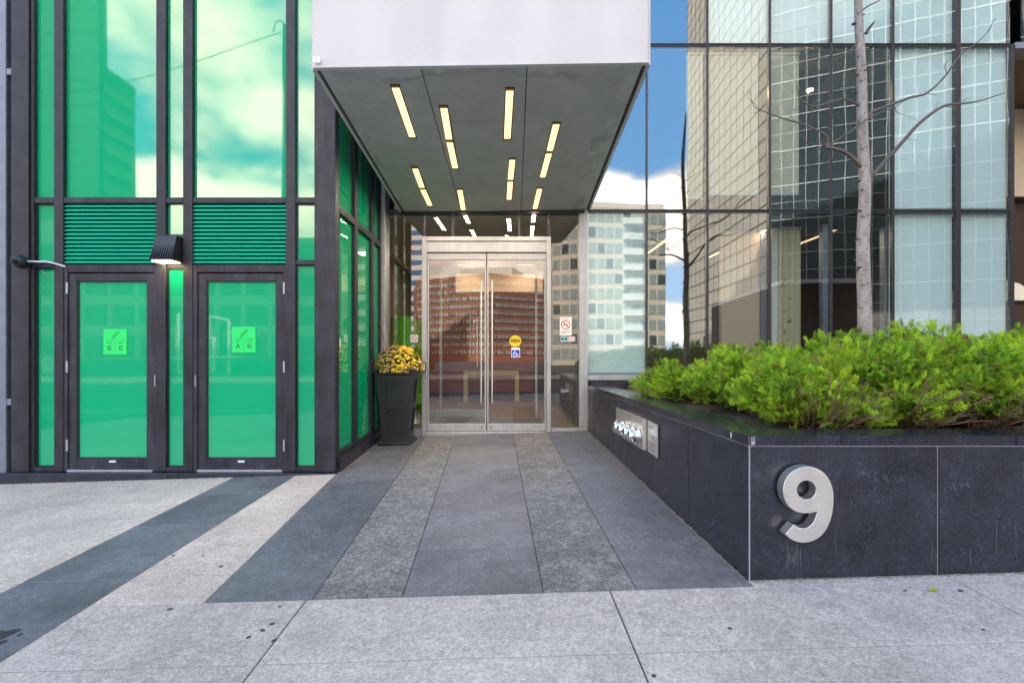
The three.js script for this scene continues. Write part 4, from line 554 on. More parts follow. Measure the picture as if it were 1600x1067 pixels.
// numeral 9
{ const k = 0.000944, q = (x, y) => [(x - 368) * k, (527 - y) * k], s = new THREE.Shape(), B = (...a) => { const r = []; for (let i = 0; i < a.length; i += 2) r.push(...q(a[i], a[i + 1])); return r; };
  s.moveTo(...q(243, 692)); s.bezierCurveTo(...B(270, 722, 305, 737, 342, 737)); s.bezierCurveTo(...B(445, 735, 507, 640, 507, 492)); s.bezierCurveTo(...B(507, 388, 445, 320, 362, 320)); s.bezierCurveTo(...B(288, 320, 230, 378, 230, 450)); s.bezierCurveTo(...B(230, 522, 282, 574, 350, 574)); s.bezierCurveTo(...B(378, 574, 402, 570, 418, 562)); s.bezierCurveTo(...B(414, 614, 386, 658, 345, 661)); s.bezierCurveTo(...B(322, 662, 303, 654, 288, 640)); s.lineTo(...q(243, 692));
  const hole = new THREE.Path(); hole.absellipse(...q(358, 447), 54 * k, 54 * k, 0, Math.PI * 2, true); s.holes.push(hole);
  const g = new THREE.ExtrudeGeometry(s, { depth: 0.062, bevelEnabled: true, bevelSize: 0.0015, bevelThickness: 0.0015, bevelSegments: 1, curveSegments: 22 });
  const uv = g.attributes.uv; const t = thing('house_number', 'large brushed steel numeral 9 standing off the granite planter', 'house number'); const Zf = PZ - 0.085, c = at(1160 + 368 / 3.557, 640 + 527 / 3.557, Zf); g.translate(c.x, c.y, -Zf - 0.062);
  mesh('numeral', g, M.steel, t); for (const [x, y] of [[260, 450], [450, 420], [460, 600], [330, 700]]) { const [dx, dy] = q(x, y), b = new THREE.CylinderGeometry(0.008, 0.008, 0.03, 10); b.rotateX(Math.PI / 2); b.translate(c.x + dx, c.y + dy, -PZ + 0.012); mesh('standoff', b, M.steel, t); } }
// small figure and plaque on the cap
const font = await new FontLoader().loadAsync('fonts/droid/droid_sans_bold.typeface.json');
{ const g = new TextGeometry('9', { font, size: 0.034, depth: 0.001, curveSegments: 5 }); g.rotateY(-Math.PI / 2 - 0.022); g.translate(1.31 - 0.0075, 0.737, -3.06); tag(mesh('small_number', g, M.whiteBar), 'small white figure 9 stuck to the planter cap edge', 'number');
  tag(card('corner_plaque', 1.322, 1.343, 0.732, 0.776, -PZ + 0.0065, print(48, 96, (q, w, h) => { q.fillStyle = '#8f8a8c'; q.fillRect(0, 0, w, h); q.fillStyle = '#2b2a30'; q.fillRect(8, 8, 32, 8); q.fillRect(8, 24, 32, 6); q.fillRect(14, 38, 20, 12); q.fillStyle = '#c9b9b6'; q.fillRect(8, 60, 32, 28); q.fillStyle = '#7a6b6a'; q.fillRect(18, 68, 14, 12); })), 'tiny worn plaque at the corner of the planter cap', 'plaque'); }
// fire hose inlets on the planter side
{ const f = thing('fire_hose_inlet', 'row of four chrome fire hose inlets with steel plates on granite', 'hose inlet'); const X = Z => lerp(1.31, 1.2, (Z - PZ) / (ZR - PZ)), y0 = 0.36, y1 = 0.635;
  const plate = (a, b, name, mat, t, yy0 = y0, yy1 = y1) => mesh(name, hexa([V(X(a), yy0, -a), V(X(b), yy0, -b), V(X(b), yy1, -b), V(X(a), yy1, -a), V(X(a) - t, yy0, -a), V(X(b) - t, yy0, -b), V(X(b) - t, yy1, -b), V(X(a) - t, yy1, -a)]), mat, f);
  plate(5.56, 5.9, 'blank_plate', M.steel, 0.006); plate(5.14, 5.52, 'inlet_plate', M.steel, 0.03); plate(4.75, 5.11, 'inlet_plate', M.steel, 0.03);
  const txt = print(256, 200, (g, w, h) => { g.fillStyle = '#c9c4bd'; g.fillRect(0, 0, w, h); g.fillStyle = '#6d675f'; for (const [y, l] of [[30, 140], [78, 170], [92, 150], [132, 180], [150, 120], [168, 160]]) g.fillRect(30, y, l, 7); }); txt.metalness = 0.6; txt.roughness = 0.35;
  { const g = new THREE.BoxGeometry(0.006, y1 - y0, 0.34); g.rotateY(-0.022); g.translate(X(4.55) - 0.0035, (y0 + y1) / 2 + 0.0, -4.55); mesh('notice_plate', g, txt, f); }
  for (const Z of [5.42, 5.24, 5.02, 4.84]) { const g = lathe([[0, 0.0], [0.062, 0], [0.062, 0.03], [0.05, 0.035], [0.05, 0.06], [0.058, 0.065], [0.058, 0.1], [0.045, 0.112], [0.02, 0.118], [0.0, 0.118]], 24); g.rotateZ(Math.PI / 2); g.translate(X(Z) - 0.0305, 0.475, -Z); const b = mesh('inlet_cap', g, M.chrome, f); const lug = merge([0, 2.1, 4.2].map(a => { const c = new THREE.CylinderGeometry(0.008, 0.008, 0.03, 8); c.translate(0, 0.066, 0); c.rotateX(a); c.translate(X(Z) - 0.115, 0.475, -Z); return c; })); mesh('lug', lug, M.chrome, b); } }

// ---------------------------------------------------------------- juniper shrubs
function spray(v) { // feathery scale-leaf plume, about 1 long along +y
  const P = [], Nn = [], tri = (a, b, c, n) => { for (const q of [a, b, c]) { P.push(q.x, q.y, q.z); Nn.push(n.x, n.y, n.z); } };
  const leaf = (p, d, l, w) => { const s = V().crossVectors(d, V(rr(-1, 1), rr(-1, 1), rr(-1, 1))).normalize().multiplyScalar(w), n = V().crossVectors(s, d).normalize(), m = p.clone().addScaledVector(d, l * 0.45), e = p.clone().addScaledVector(d, l); tri(p, m.clone().add(s), e, n); tri(p, e, m.clone().sub(s), n); };
  const K = 11; for (let k = 0; k < K; k++) { const t = (k + 0.6) / K, c = V(0.10 * Math.sin(t * 2 + v), t * 0.86, 0.12 * t * t); for (const s of [-1, 1]) { const a = rr(0.45, 0.85), d = V(s * Math.sin(a), Math.cos(a), rr(-0.35, 0.45)).normalize(), L = (0.34 * Math.sin(Math.PI * (0.22 + 0.72 * t)) + 0.05) * rr(0.8, 1.15);
      for (let j = 0; j < 4; j++) { const p = c.clone().addScaledVector(d, L * j / 4); const q = d.clone().add(V(rr(-0.6, 0.6), rr(-0.1, 0.6), rr(-0.6, 0.6))).normalize(); leaf(p, q, L * 0.38 + 0.045, 0.02 + 0.008 * rnd()); leaf(p, d, L * 0.32 + 0.03, 0.017); } } leaf(c, V(rr(-0.2, 0.2), 1, rr(-0.2, 0.2)).normalize(), 0.14, 0.02); }
  const g = new THREE.BufferGeometry(); g.setAttribute('position', new THREE.Float32BufferAttribute(P, 3)); g.setAttribute('normal', new THREE.Float32BufferAttribute(Nn, 3)); g.setAttribute('uv', new THREE.Float32BufferAttribute(new Float32Array(P.length / 3 * 2), 2)); return g;
}
const sprays = [spray(0), spray(1.5), spray(3)];
const mat4 = new THREE.Matrix4(), quat = new THREE.Quaternion(), UPV = V(0, 1, 0);
function orient(p, d, roll, s, w = 1) { quat.setFromUnitVectors(UPV, d); quat.multiply(new THREE.Quaternion().setFromAxisAngle(UPV, roll)); return new THREE.Matrix4().compose(p, quat, V(s * w, s, s * w)); }
function shrub(x, z, r, h, boughs, label, group, bare = 0) {
  const y0 = 0.70, t = thing('juniper_shrub', label, 'shrub', group, [x, y0, z]); const lists = [[], [], []], cols = [[], [], []], stems = [];
  for (let b = 0; b < boughs; b++) {
    const a = (b + rr(-0.35, 0.35)) * 2.39996, e = Math.sqrt((b + 0.5) / boughs), reach = r * (0.35 + 0.65 * e) * rr(0.85, 1.12), top = h * (1.0 - 0.6 * e * e) * rr(0.72, 1.2);
    const tip = V(Math.cos(a) * reach, top, Math.sin(a) * reach), mid = V(tip.x * 0.42, top * 0.62, tip.z * 0.42).add(V(rr(-0.03, 0.03), rr(-0.02, 0.03), rr(-0.03, 0.03)));
    const base = V(rr(-0.06, 0.06), 0.0, rr(-0.06, 0.06)), cv = new THREE.QuadraticBezierCurve3(base, mid, tip);
    stems.push(tube([base, cv.getPoint(0.5), cv.getPoint(0.95)], [0.011, 0.006, 0.003], 5, 3));
    const tint = rr(0, 1), ns = 58;
    for (let k = 0; k < ns; k++) { const u = 0.5 + 0.53 * Math.pow(k / ns, 0.75), p = cv.getPoint(Math.min(1, u)), d = cv.getTangent(Math.min(1, u)), sp = 0.095 * (1.2 - 1.0 * (u - 0.5)); const off = V(rr(-1, 1), rr(-0.55, 0.9), rr(-1, 1)).multiplyScalar(sp); p.add(off); const dir = d.clone().multiplyScalar(0.75).add(V(rr(-0.7, 0.7), rr(-0.15, 0.5), rr(-0.7, 0.7))).add(off.clone().multiplyScalar(4)).normalize(), which = Math.floor(rr(0, 3)) % 3;
      lists[which].push(orient(p, dir, rr(0, 6.3), rr(0.05, 0.095), rr(0.9, 1.25)));
      const dead = rnd() < 0.07 + 0.16 * Math.max(0, 0.55 - u) * 3; const g = rr(0.5, 1.25), yl = clamp(tint * 0.6 + rr(0, 0.5), 0, 1);
      cols[which].push(dead ? C(0.34 * g, 0.25 * g, 0.09 * g) : C(lerp(0.19, 0.54, yl) * g, lerp(0.44, 0.72, yl) * g, lerp(0.014, 0.016, yl) * g)); }
  }
  for (let k = 0; k < bare; k++) { const a = rr(0.9, 2.3), L = rr(0.35, 0.62), d = V(Math.cos(a) * 0.8, rr(0.15, 0.8), Math.abs(Math.sin(a))).normalize(); const p0 = V(rr(-0.1, 0.1), 0.02, r * 0.25 + rr(-0.05, 0.1)), pts = [p0]; for (let j = 1; j < 5; j++) pts.push(p0.clone().addScaledVector(d, L * j / 4).add(V(rr(-0.02, 0.02), 0.03 * j * j / 8 + rr(-0.01, 0.01), rr(-0.02, 0.02)))); stems.push(tube(pts, [0.006, 0.004, 0.0015], 5, 2)); for (let q = 0; q < 3; q++) { const s = pts[2 + q % 2], e = s.clone().addScaledVector(d, 0.12).add(V(rr(-0.08, 0.08), rr(-0.02, 0.09), rr(-0.03, 0.05))); stems.push(tube([s, s.clone().lerp(e, 0.5).add(V(0, 0.01, 0)), e], [0.003, 0.001], 4, 2)); } }
  mesh('branches', merge(stems), M.twig, t);
  lists.forEach((L, k) => { const im = new THREE.InstancedMesh(sprays[k], M.needle, L.length); L.forEach((m, i) => { im.setMatrixAt(i, m); im.setColorAt(i, cols[k][i]); }); im.name = 'foliage'; t.add(im); stuff(im); });
}
const jl = 'bright green feathery juniper shrub massed in the granite planter', jg2 = 'junipers in the planter';
shrub(2.06, -3.62, 0.44, 0.42, 60, 'yellow green juniper shrub with bare brown twigs showing near the planter corner', null, 26);
for (const [x, z, r, h, n] of [[2.62, -3.68, 0.48, 0.48, 66], [3.2, -3.6, 0.48, 0.5, 62], [3.85, -3.7, 0.5, 0.54, 62], [2.14, -4.6, 0.5, 0.46, 62], [2.9, -4.6, 0.54, 0.56, 66], [3.75, -4.6, 0.54, 0.62, 60], [4.6, -4.5, 0.56, 0.68, 56], [2.7, -5.75, 0.56, 0.54, 46], [4.55, -5.7, 0.6, 0.7, 42]]) shrub(x, z, r, h, n, jl, jg2, z > -4 ? 22 : 6);
shrub(1.98, -5.7, 0.58, 0.36, 60, 'low juniper shrub spreading over the planter cap by the hose inlets', null, 3);
{ const L = []; for (let k = 0; k < 900; k++) { const g = new THREE.TetrahedronGeometry(rr(0.006, 0.018)); g.scale(1, 0.5, rr(0.5, 1.6)); g.rotateY(rr(0, 6)); g.translate(rr(1.6, 5), 0.72 + rr(-0.005, 0.012), -rr(3.1, 7.4)); L.push(g); } const o = stuff(mesh('bark_mulch', merge(L), M.twig)); tag(o, 'brown bark mulch strewn over the planter soil', 'mulch'); }

// ---------------------------------------------------------------- bare tree
{ const tree = thing('bare_tree', 'slender bare tree with pale bark and thin leafless branches', 'tree'); const TZ = 5.2, cp = (x, y, dz = 0) => at(1200 + x / 2.965, y / 2.965, TZ + dz);
  const tr = [V((1352 - VX) / F * TZ, 0.66, -TZ), at(1352, 500, TZ), at(1349, 380, TZ), at(1352, 300, TZ), at(1348, 200, TZ), at(1347, 120, TZ), at(1343, 40, TZ), at(1341, -60, TZ), at(1346, -190, TZ + 0.03)];
  mesh('trunk', tube(tr, [0.072, 0.063, 0.058, 0.053, 0.049, 0.044, 0.039, 0.032, 0.018], 14, 5), M.bark, tree);
  const knots = []; for (let k = 0; k < 26; k++) { const t = rr(0.05, 0.8), cv = new THREE.CatmullRomCurve3(tr), p = cv.getPoint(t), a = rr(0, 6.28), g = new THREE.SphereGeometry(rr(0.008, 0.02), 7, 5), r = lerp(0.068, 0.04, t); g.scale(1.3, 0.6, 1.3); g.translate(p.x + Math.cos(a) * r, p.y, p.z + Math.sin(a) * r); knots.push(g); } mesh('knots', merge(knots), M.branch, tree);
  const br = (pts, r0, r1 = 0.002, dz = 0) => { const n = pts.length; mesh('branch', tube(pts.map(([x, y], i) => cp(x, y, dz * i / (n - 1) + (i ? rr(-0.02, 0.02) : 0))), [r0, lerp(r0, r1, 0.45), r1], 7, 4), M.branch, tree); };
  br([[455, 845], [560, 730], [640, 640], [710, 565], [820, 490], [900, 480], [970, 470], [1100, 430]], 0.022, 0.004, -0.25);
  br([[455, 550], [480, 520], [560, 490], [660, 452], [740, 430], [830, 345], [880, 270], [960, 205], [1010, 160], [1055, 85]], 0.016, 0.002, 0.2);
  br([[830, 342], [822, 300], [860, 262]], 0.005, 0.002, 0.0); br([[1010, 160], [1035, 130], [1042, 90]], 0.003, 0.001);
  br([[445, 785], [380, 720], [340, 697], [272, 682]], 0.02, 0.014, -0.15);
  br([[272, 682], [280, 640], [200, 590], [130, 565], [60, 545], [0, 522], [-62, 495], [-85, 415]], 0.012, 0.002, -0.1); br([[-40, 505], [-70, 470], [-92, 455], [-95, 418]], 0.003, 0.001);
  br([[272, 682], [380, 612], [480, 540], [590, 495], [680, 436]], 0.010, 0.0015, -0.15); br([[590, 495], [600, 520], [660, 540], [705, 565]], 0.004, 0.001); br([[385, 612], [385, 575], [395, 560]], 0.004, 0.0015);
  br([[272, 672], [180, 657], [165, 635], [148, 618]], 0.006, 0.0015); br([[130, 565], [105, 598], [90, 575]], 0.003, 0.001);
  br([[440, 500], [360, 458], [300, 470], [215, 492], [150, 460], [140, 420], [122, 358]], 0.012, 0.002, -0.2); br([[205, 492], [205, 540], [195, 580]], 0.005, 0.0015); for (const [x, y] of [[275, 395], [245, 430], [240, 455], [85, 515]]) br([[205, 490], [(205 + x) / 2 + 5, (490 + y) / 2], [x, y]], 0.004, 0.001, 0.05);
  br([[440, 165], [400, 215], [350, 258], [290, 275], [225, 268]], 0.006, 0.001, -0.1); br([[435, 210], [380, 255], [300, 290], [230, 330]], 0.005, 0.001, 0.15); br([[455, 155], [475, 125], [495, 100]], 0.018, 0.006, -0.05); br([[435, 50], [470, 25], [520, 0], [560, -40]], 0.009, 0.002, 0.1); br([[430, 20], [400, -40], [360, -90]], 0.01, 0.002, -0.1);
  for (const [x, y, dx, dy] of [[560, 490, 40, -45], [700, 440, 45, -20], [640, 640, 60, 10], [760, 530, 30, -60], [900, 480, 45, -35], [880, 270, 45, -10], [740, 430, 50, 10], [130, 565, -40, -40], [60, 545, -30, 35], [-30, 510, -40, 10], [340, 697, -20, -60], [330, 640, 40, -30], [300, 470, -25, -50], [360, 458, -20, -45], [420, 590, 20, -60], [820, 490, 60, 25], [500, 795, 60, -5]]) br([[x, y], [x + dx * 0.5 + rr(-6, 6), y + dy * 0.5 + rr(-6, 6)], [x + dx, y + dy]], 0.0035, 0.001, rr(-0.1, 0.1));
  br([[460, 300], [500, 275], [560, 265], [605, 232]], 0.004, 0.001, 0.2); br([[420, 335], [405, 322], [398, 318]], 0.008, 0.004); }

// ---------------------------------------------------------------- flower urn
{ const uz = -7.22, ux = -1.47, gy = ground(ux, uz) + 0.0005, urn = thing('planter_urn', 'tall black tapered square urn with recessed panels by the doors', 'urn', null, [ux, gy, uz]); const H = 0.93, wb = 0.175, wt = 0.245, b0 = 0.07;
  const pt = (f, u, v, d) => { const w = lerp(wb, wt, v) + d, y = b0 + v * (H - b0), q = [[u, 1], [1, -u], [-u, -1], [-1, u]][f]; return V(q[0] * (Math.abs(q[0]) === 1 && f % 2 ? w : lerp(wb, wt, v)), y, q[1] * (f % 2 ? lerp(wb, wt, v) : w)); };
  const w0 = wb - 0.03, w1 = wt - 0.03; mesh('body', hexa([V(-w0, b0, -w0), V(w0, b0, -w0), V(w0, b0, w0), V(-w0, b0, w0), V(-w1, H, -w1), V(w1, H, -w1), V(w1, H, w1), V(-w1, H, w1)]), M.urn, urn);
  for (let f = 0; f < 4; f++) for (const [u0, u1, v0, v1] of [[-1, -0.56, 0, 1], [0.56, 1, 0, 1], [-0.56, 0.56, 0, 0.1], [-0.56, 0.56, 0.47, 0.56], [-0.56, 0.56, 0.9, 1]]) mesh('panel_frame', hexa([pt(f, u0, v0, 0.002), pt(f, u1, v0, 0.002), pt(f, u1, v1, 0.002), pt(f, u0, v1, 0.002), pt(f, u0, v0, -0.03), pt(f, u1, v0, -0.03), pt(f, u1, v1, -0.03), pt(f, u0, v1, -0.03)]), M.urn, urn);
  mesh('base', merge([box(-0.22, 0.22, 0, 0.045, -0.22, 0.22, 0.008), box(-0.197, 0.197, 0.045, 0.07, -0.197, 0.197, 0.008)]), M.urn, urn);
  mesh('rim', merge([frame(-0.262, 0.262, -0.262, 0.262, 0, 0.05, 0.05, 0.05, 0.014).rotateX(-Math.PI / 2).translate(0, H + 0.002, 0), frame(-0.285, 0.285, -0.285, 0.285, 0, 0.028, 0.06, 0.06, 0.012).rotateX(-Math.PI / 2).translate(0, H + 0.053, 0)]), M.urn, urn);
  const sg = new THREE.PlaneGeometry(0.5, 0.5); sg.rotateX(-Math.PI / 2); sg.translate(0, H + 0.03, 0); mesh('soil', sg, M.soil, urn);
  const mum = thing('chrysanthemum', 'domed chrysanthemum with faded tan and yellow blooms in the urn', 'plant', null, [ux, gy + H + 0.03, uz]); const fp = [], fn = []; for (let k = 0; k < 9; k++) { const a = k / 9 * 6.283, b = a + 0.55, pts = [[0, 0.25, 0], [Math.cos(a + 0.3), 0.5, Math.sin(a + 0.3)], [Math.cos(a - 0.25), 0.45, Math.sin(a - 0.25)]]; for (const q of pts) { fp.push(...q); fn.push(q[0] * 0.4, 0.9, q[2] * 0.4); } } for (let k = 0; k < 6; k++) { const a = k / 6 * 6.283; for (const q of [[0, 0.7, 0], [0.5 * Math.cos(a + 1), 0.55, 0.5 * Math.sin(a + 1)], [0.5 * Math.cos(a), 0.5, 0.5 * Math.sin(a)]]) { fp.push(...q); fn.push(0, 1, 0); } }
  const bloom = new THREE.BufferGeometry(); bloom.setAttribute('position', new THREE.Float32BufferAttribute(fp, 3)); bloom.setAttribute('normal', new THREE.Float32BufferAttribute(fn, 3)); bloom.setAttribute('uv', new THREE.Float32BufferAttribute(new Float32Array(fp.length / 3 * 2), 2));
  const lf = new THREE.BufferGeometry(); lf.setAttribute('position', new THREE.Float32BufferAttribute([0, 0, 0, 0.4, 0.5, 0.1, 0, 1, 0, 0, 0, 0, 0, 1, 0, -0.4, 0.5, 0.1], 3)); lf.setAttribute('normal', new THREE.Float32BufferAttribute([0, 0, 1, 0, 0, 1, 0, 0, 1, 0, 0, 1, 0, 0, 1, 0, 0, 1], 3)); lf.setAttribute('uv', new THREE.Float32BufferAttribute(new Float32Array(12), 2));
  const nb = 900, nl = 3200, bl = new THREE.InstancedMesh(bloom, M.petal, nb), le = new THREE.InstancedMesh(lf, M.petal, nl);
  const domeP = (rad) => { const a = rr(0, 6.283), c = rr(-0.1, 1), s = Math.sqrt(Math.max(0, 1 - c * c)); return [V(Math.cos(a) * s * 0.315 * rad, 0.02 + Math.max(-0.01, c) * 0.31 * rad, Math.sin(a) * s * 0.30 * rad), V(Math.cos(a) * s, c + 0.15, Math.sin(a) * s).normalize()]; };
  for (let k = 0; k < nb; k++) { const [p, n] = domeP(rr(1.0, 1.1)); n.add(V(rr(-0.35, 0.35), rr(-0.2, 0.5), rr(-0.35, 0.35))).normalize(); bl.setMatrixAt(k, orient(p, n, rr(0, 6), rr(0.013, 0.021))); const y = rnd(), g = rr(0.7, 1.15); bl.setColorAt(k, p.x + p.z * 0.4 > 0.12 && y < 0.6 ? C(0.85 * g, 0.60 * g, 0.02) : y < 0.75 ? C(0.62 * g, 0.42 * g, 0.11 * g) : C(0.36 * g, 0.2 * g, 0.06 * g)); }
  for (let k = 0; k < nl; k++) { const [p, n] = domeP(Math.sqrt(rr(0.1, 0.88))); n.add(V(rr(-0.8, 0.8), rr(-0.4, 0.6), rr(-0.8, 0.8))).normalize(); le.setMatrixAt(k, orient(p, n, rr(0, 6), rr(0.016, 0.028))); const g = rr(0.6, 1.2); le.setColorAt(k, C(0.05 * g, 0.085 * g, 0.015)); }
  bl.name = 'blooms'; le.name = 'leaves'; mum.add(stuff(bl), stuff(le));
  for (const [px, py] of [[629.5, 545.5], [638.5, 548]]) { const c = at(px, py, 7.16), pk = thing('mini_pumpkin', px < 635 ? 'small orange pumpkin resting on top of the chrysanthemum' : 'small orange pumpkin tucked beside another at the dome edge', 'pumpkin'); const g = new THREE.SphereGeometry(0.06, 40, 18), p = g.attributes.position; for (let i = 0; i < p.count; i++) { const a = Math.atan2(p.getZ(i), p.getX(i)), k = 1 + 0.05 * Math.abs(Math.sin(a * 4.5)); p.setXYZ(i, p.getX(i) * k, p.getY(i) * 0.8, p.getZ(i) * k); } g.computeVertexNormals(); g.translate(c.x, c.y, c.z); mesh('fruit', g, M.pumpkin, pk); mesh('stalk', tube([V(c.x, c.y + 0.04, c.z), V(c.x + 0.006, c.y + 0.065, c.z + 0.004)], [0.007, 0.005], 6, 2), M.twig, pk); }
  const tw = thing('red_twigs', 'bundle of tall thin reddish twigs standing in the urn', 'twigs'); for (const [x0, y0, x1, y1] of [[604, 548, 586, 478], [610, 546, 598, 492], [601, 550, 593, 500], [622, 543, 602, 487], [616, 545, 607, 512], [608, 546, 596, 470], [620, 543, 612, 500], [600, 550, 588, 505]]) { const a = at(x0, y0, 7.3), b = at(x1, y1, 7.28); mesh('twig', tube([V(a.x, a.y - 0.14, a.z), a, a.clone().lerp(b, 0.5).add(V(rr(-0.01, 0.03), 0, rr(-0.02, 0.02))), b], [0.0045, 0.0035, 0.0015], 5, 4), M.redTwig, tw); } }

// ---------------------------------------------------------------- across the street (mirrored in the glass)
const edgeBox = (p, q, t0, t1, y0, y1, o0, o1) => { const d = V(q[0] - p[0], 0, q[1] - p[1]), n = V(-d.z, 0, d.x).normalize(), at2 = (t, o, y) => V(p[0] + d.x * t + n.x * o, y, p[1] + d.z * t + n.z * o); return hexa([at2(t0, o0, y0), at2(t1, o0, y0), at2(t1, o0, y1), at2(t0, o0, y1), at2(t0, o1, y0), at2(t1, o1, y0), at2(t1, o1, y1), at2(t0, o1, y1)]); };
function prism(foot, y0, y1) { const L = [foot.map(p => V(p[0], y1, p[1]))]; let cx = 0, cz = 0; foot.forEach(p => { cx += p[0] / foot.length; cz += p[1] / foot.length; }); for (let i = 0; i < foot.length; i++) { const a = foot[i], b = foot[(i + 1) % foot.length]; L.push([V(a[0], y0, a[1]), V(b[0], y0, b[1]), V(b[0], y1, b[1]), V(a[0], y1, a[1])]); } return polys(L, V(cx, (y0 + y1) / 2, cz)); }
const GY = -0.62, MR = 2 * ZR, ML = 2 * ZL;
// outward normal of an edge p->q is to its left seen from above with z down: pick order so that it faces the camera
{ // brick office with ribbon windows
  const Z = 155 - MR, foot = [[-27, Z + 6], [-5, Z - 9], [13, Z + 4], [20, Z + 40], [-34, Z + 40]], H = 24, b = thing('brick_office_building', 'red brick office block with rows of ribbon windows across the street', 'building');
  mesh('wall', prism(foot, GY, H), M.brick, b);
  for (const [i, j] of [[0, 1], [1, 2]]) { const p = foot[j], q = foot[i]; for (let f = 0; f < 10; f++) { const y = 1.5 + f * 2.2; const w = mesh('window_band', edgeBox(p, q, 0.02, 0.98, y, y + 0.95, 0.0, 0.12), M.farGlassBright, b); for (let k = 0; k < 22; k++) { const h = 0.008 + 0.022 * hash3(k, f, 9); mesh('window_post', edgeBox(p, q, 0.025 + k / 23, 0.025 + k / 23 + h, y, y + 0.95, 0.121, 0.2), k % 3 ? M.farBand : M.brick, w); } } }
  mesh('roof_house', prism([[-14, Z + 8], [2, Z + 4], [6, Z + 18], [-14, Z + 20]], H, H + 4), M.stone, b); }
{ // condominium tower
  const Z = 95 - MR, x0 = 8.5, x1 = 29, H = 27.5, c = thing('pale_condo_tower', 'pale condominium tower with rows of windows and balconies', 'building'); const foot = [[x0, Z + 1], [x0 + 6, Z - 1.5], [x1, Z + 0.5], [x1 + 3, Z + 16], [x0, Z + 16]]; mesh('wall', prism(foot, GY, H), M.stone, c); mesh('parapet', prism(foot.map(p => [p[0], p[1] + 1]), H, H + 1.2), M.pale, c);
  for (const [i, j, nb2] of [[0, 1, 4], [1, 2, 9]]) { const p = foot[j], q = foot[i]; for (let f = 0; f < 10; f++) for (let k = 0; k < nb2; k++) { const y = 0.5 + f * 2.7, t0 = (k + 0.1) / nb2, t1 = (k + 0.9) / nb2; mesh('window', edgeBox(p, q, t0, t1, y, y + 1.75, 0, 0.1), (f * 7 + k * 3) % 5 ? M.farGlassPale : M.farGlass, c); if (j === 2 && (k === 3 || k === 4)) mesh('balcony', edgeBox(p, q, t0 - 0.01, t1 + 0.01, y - 0.35, y + 0.7, 0.1, 1.3), M.pale, c); } } }
{ // glass tower, two faces in view
  const q = (X, Zm) => [X, Zm - MR], Cn = q(22.5, 45), A = q(23.6, 68), B = q(56, 30), foot = [Cn, B, [B[0] + 14, B[1] + 30], [A[0] + 14, A[1] + 20], A], H = 74, t = thing('glass_tower', 'tall dark glass tower with fine white window grid', 'building'); mesh('curtain_wall', prism(foot, GY, H), M.farGlass, t);
  const s = edgeBox(Cn, A, 0, 0.99, GY, H, 0.02, 0.15); mesh('stone_face', s, M.stone, t);
  for (let f = 0; f < 50; f++) { const y = 1 + f * 1.45; mesh('floor_band', edgeBox(B, Cn, 0, 1, y, y + (f % 2 ? 0.04 : 0.085), 0.01, 0.08), M.greyBar, t); mesh('floor_band', edgeBox(Cn, A, 0, 1, y, y + 0.12, 0.151, 0.17), M.farBand, t); }
  for (let k = 0; k <= 40; k++) mesh('mullion', edgeBox(B, Cn, k / 40 - 0.0006, k / 40 + 0.0006, GY, H, 0.01, 0.12), M.greyBar, t); for (let k = 0; k <= 14; k++) mesh('mullion', edgeBox(Cn, A, k / 14.1, k / 14.1 + 0.004, GY, H, 0.151, 0.175), M.farBand, t); }
{ // striped tower
  const Z = 190 - MR, t = thing('striped_office_tower', 'distant white office tower striped with blue window bands', 'building'); mesh('wall', box(-45, -29.5, GY, 62, Z, Z + 16, 0), M.pale, t); for (let f = 0; f < 17; f++) mesh('window_band', box(-45.1, -29.4, 1.2 + f * 3.6, 2.9 + f * 3.6, Z - 0.12, Z, 0), M.farBlue, t); }
{ // dark towers facing the green front
  const Z = 71 - ML, x1 = (153 - VX) / F * 71, t = thing('dark_slab_tower', 'very tall dark slab tower facing the green front', 'building'); mesh('wall', box(x1 - 42, x1, GY, 80, Z, Z + 0.6, 0), M.farDark, t); for (let f = 0; f < 24; f++) mesh('floor_band', box(x1 - 42, x1 - 0.3, 3 + f * 3.2, 3.5 + f * 3.2, Z - 0.06, Z, 0), M.farDark, t); mesh('core', box(x1 - 42, x1 - 14, GY, 78, Z + 0.6, Z + 20, 0), M.farDark, t);
  const b = thing('banded_office_block', 'dark office block with paler horizontal bands beside the slab tower', 'building'); const bz1 = 78 - ML, H = 1.2 + 460 / 825 * 71; mesh('wall', box(x1 - 13.9, x1 + 0.02, GY, H, Z + 0.62, bz1, 0), M.farDark, b); for (let f = 0; f < 13; f++) mesh('window_band', box(x1 + 0.021, x1 + 0.16, 4 + f * 2.75, 5.5 + f * 2.75, Z + 0.7, bz1 - 0.3, 0), M.farBand, b); }
{ // low blocks along the far kerb
  for (const [x0, x1, z0, H, fl2, label] of [[-64, -19, 44, 13.5, 4, 'long low dark office block along the far kerb']]) { const b = thing('low_office_block', label, 'building'); mesh('wall', box(x0, x1, GY, H, z0, z0 + 14, 0), M.farBand, b); for (let f = 0; f < fl2; f++) for (let k = 0; k < 16; k++) { const w = (x1 - x0) / 16; mesh('window', box(x0 + w * (k + 0.12), x0 + w * (k + 0.88), 1.2 + f * 3.2, 3.2 + f * 3.2, z0 - 0.1, z0, 0), M.farDark, b); } mesh('roof_house', box(x0 + 12, x0 + 22, H, H + 2.6, z0 + 3, z0 + 10, 0), M.farBand, b); }
}
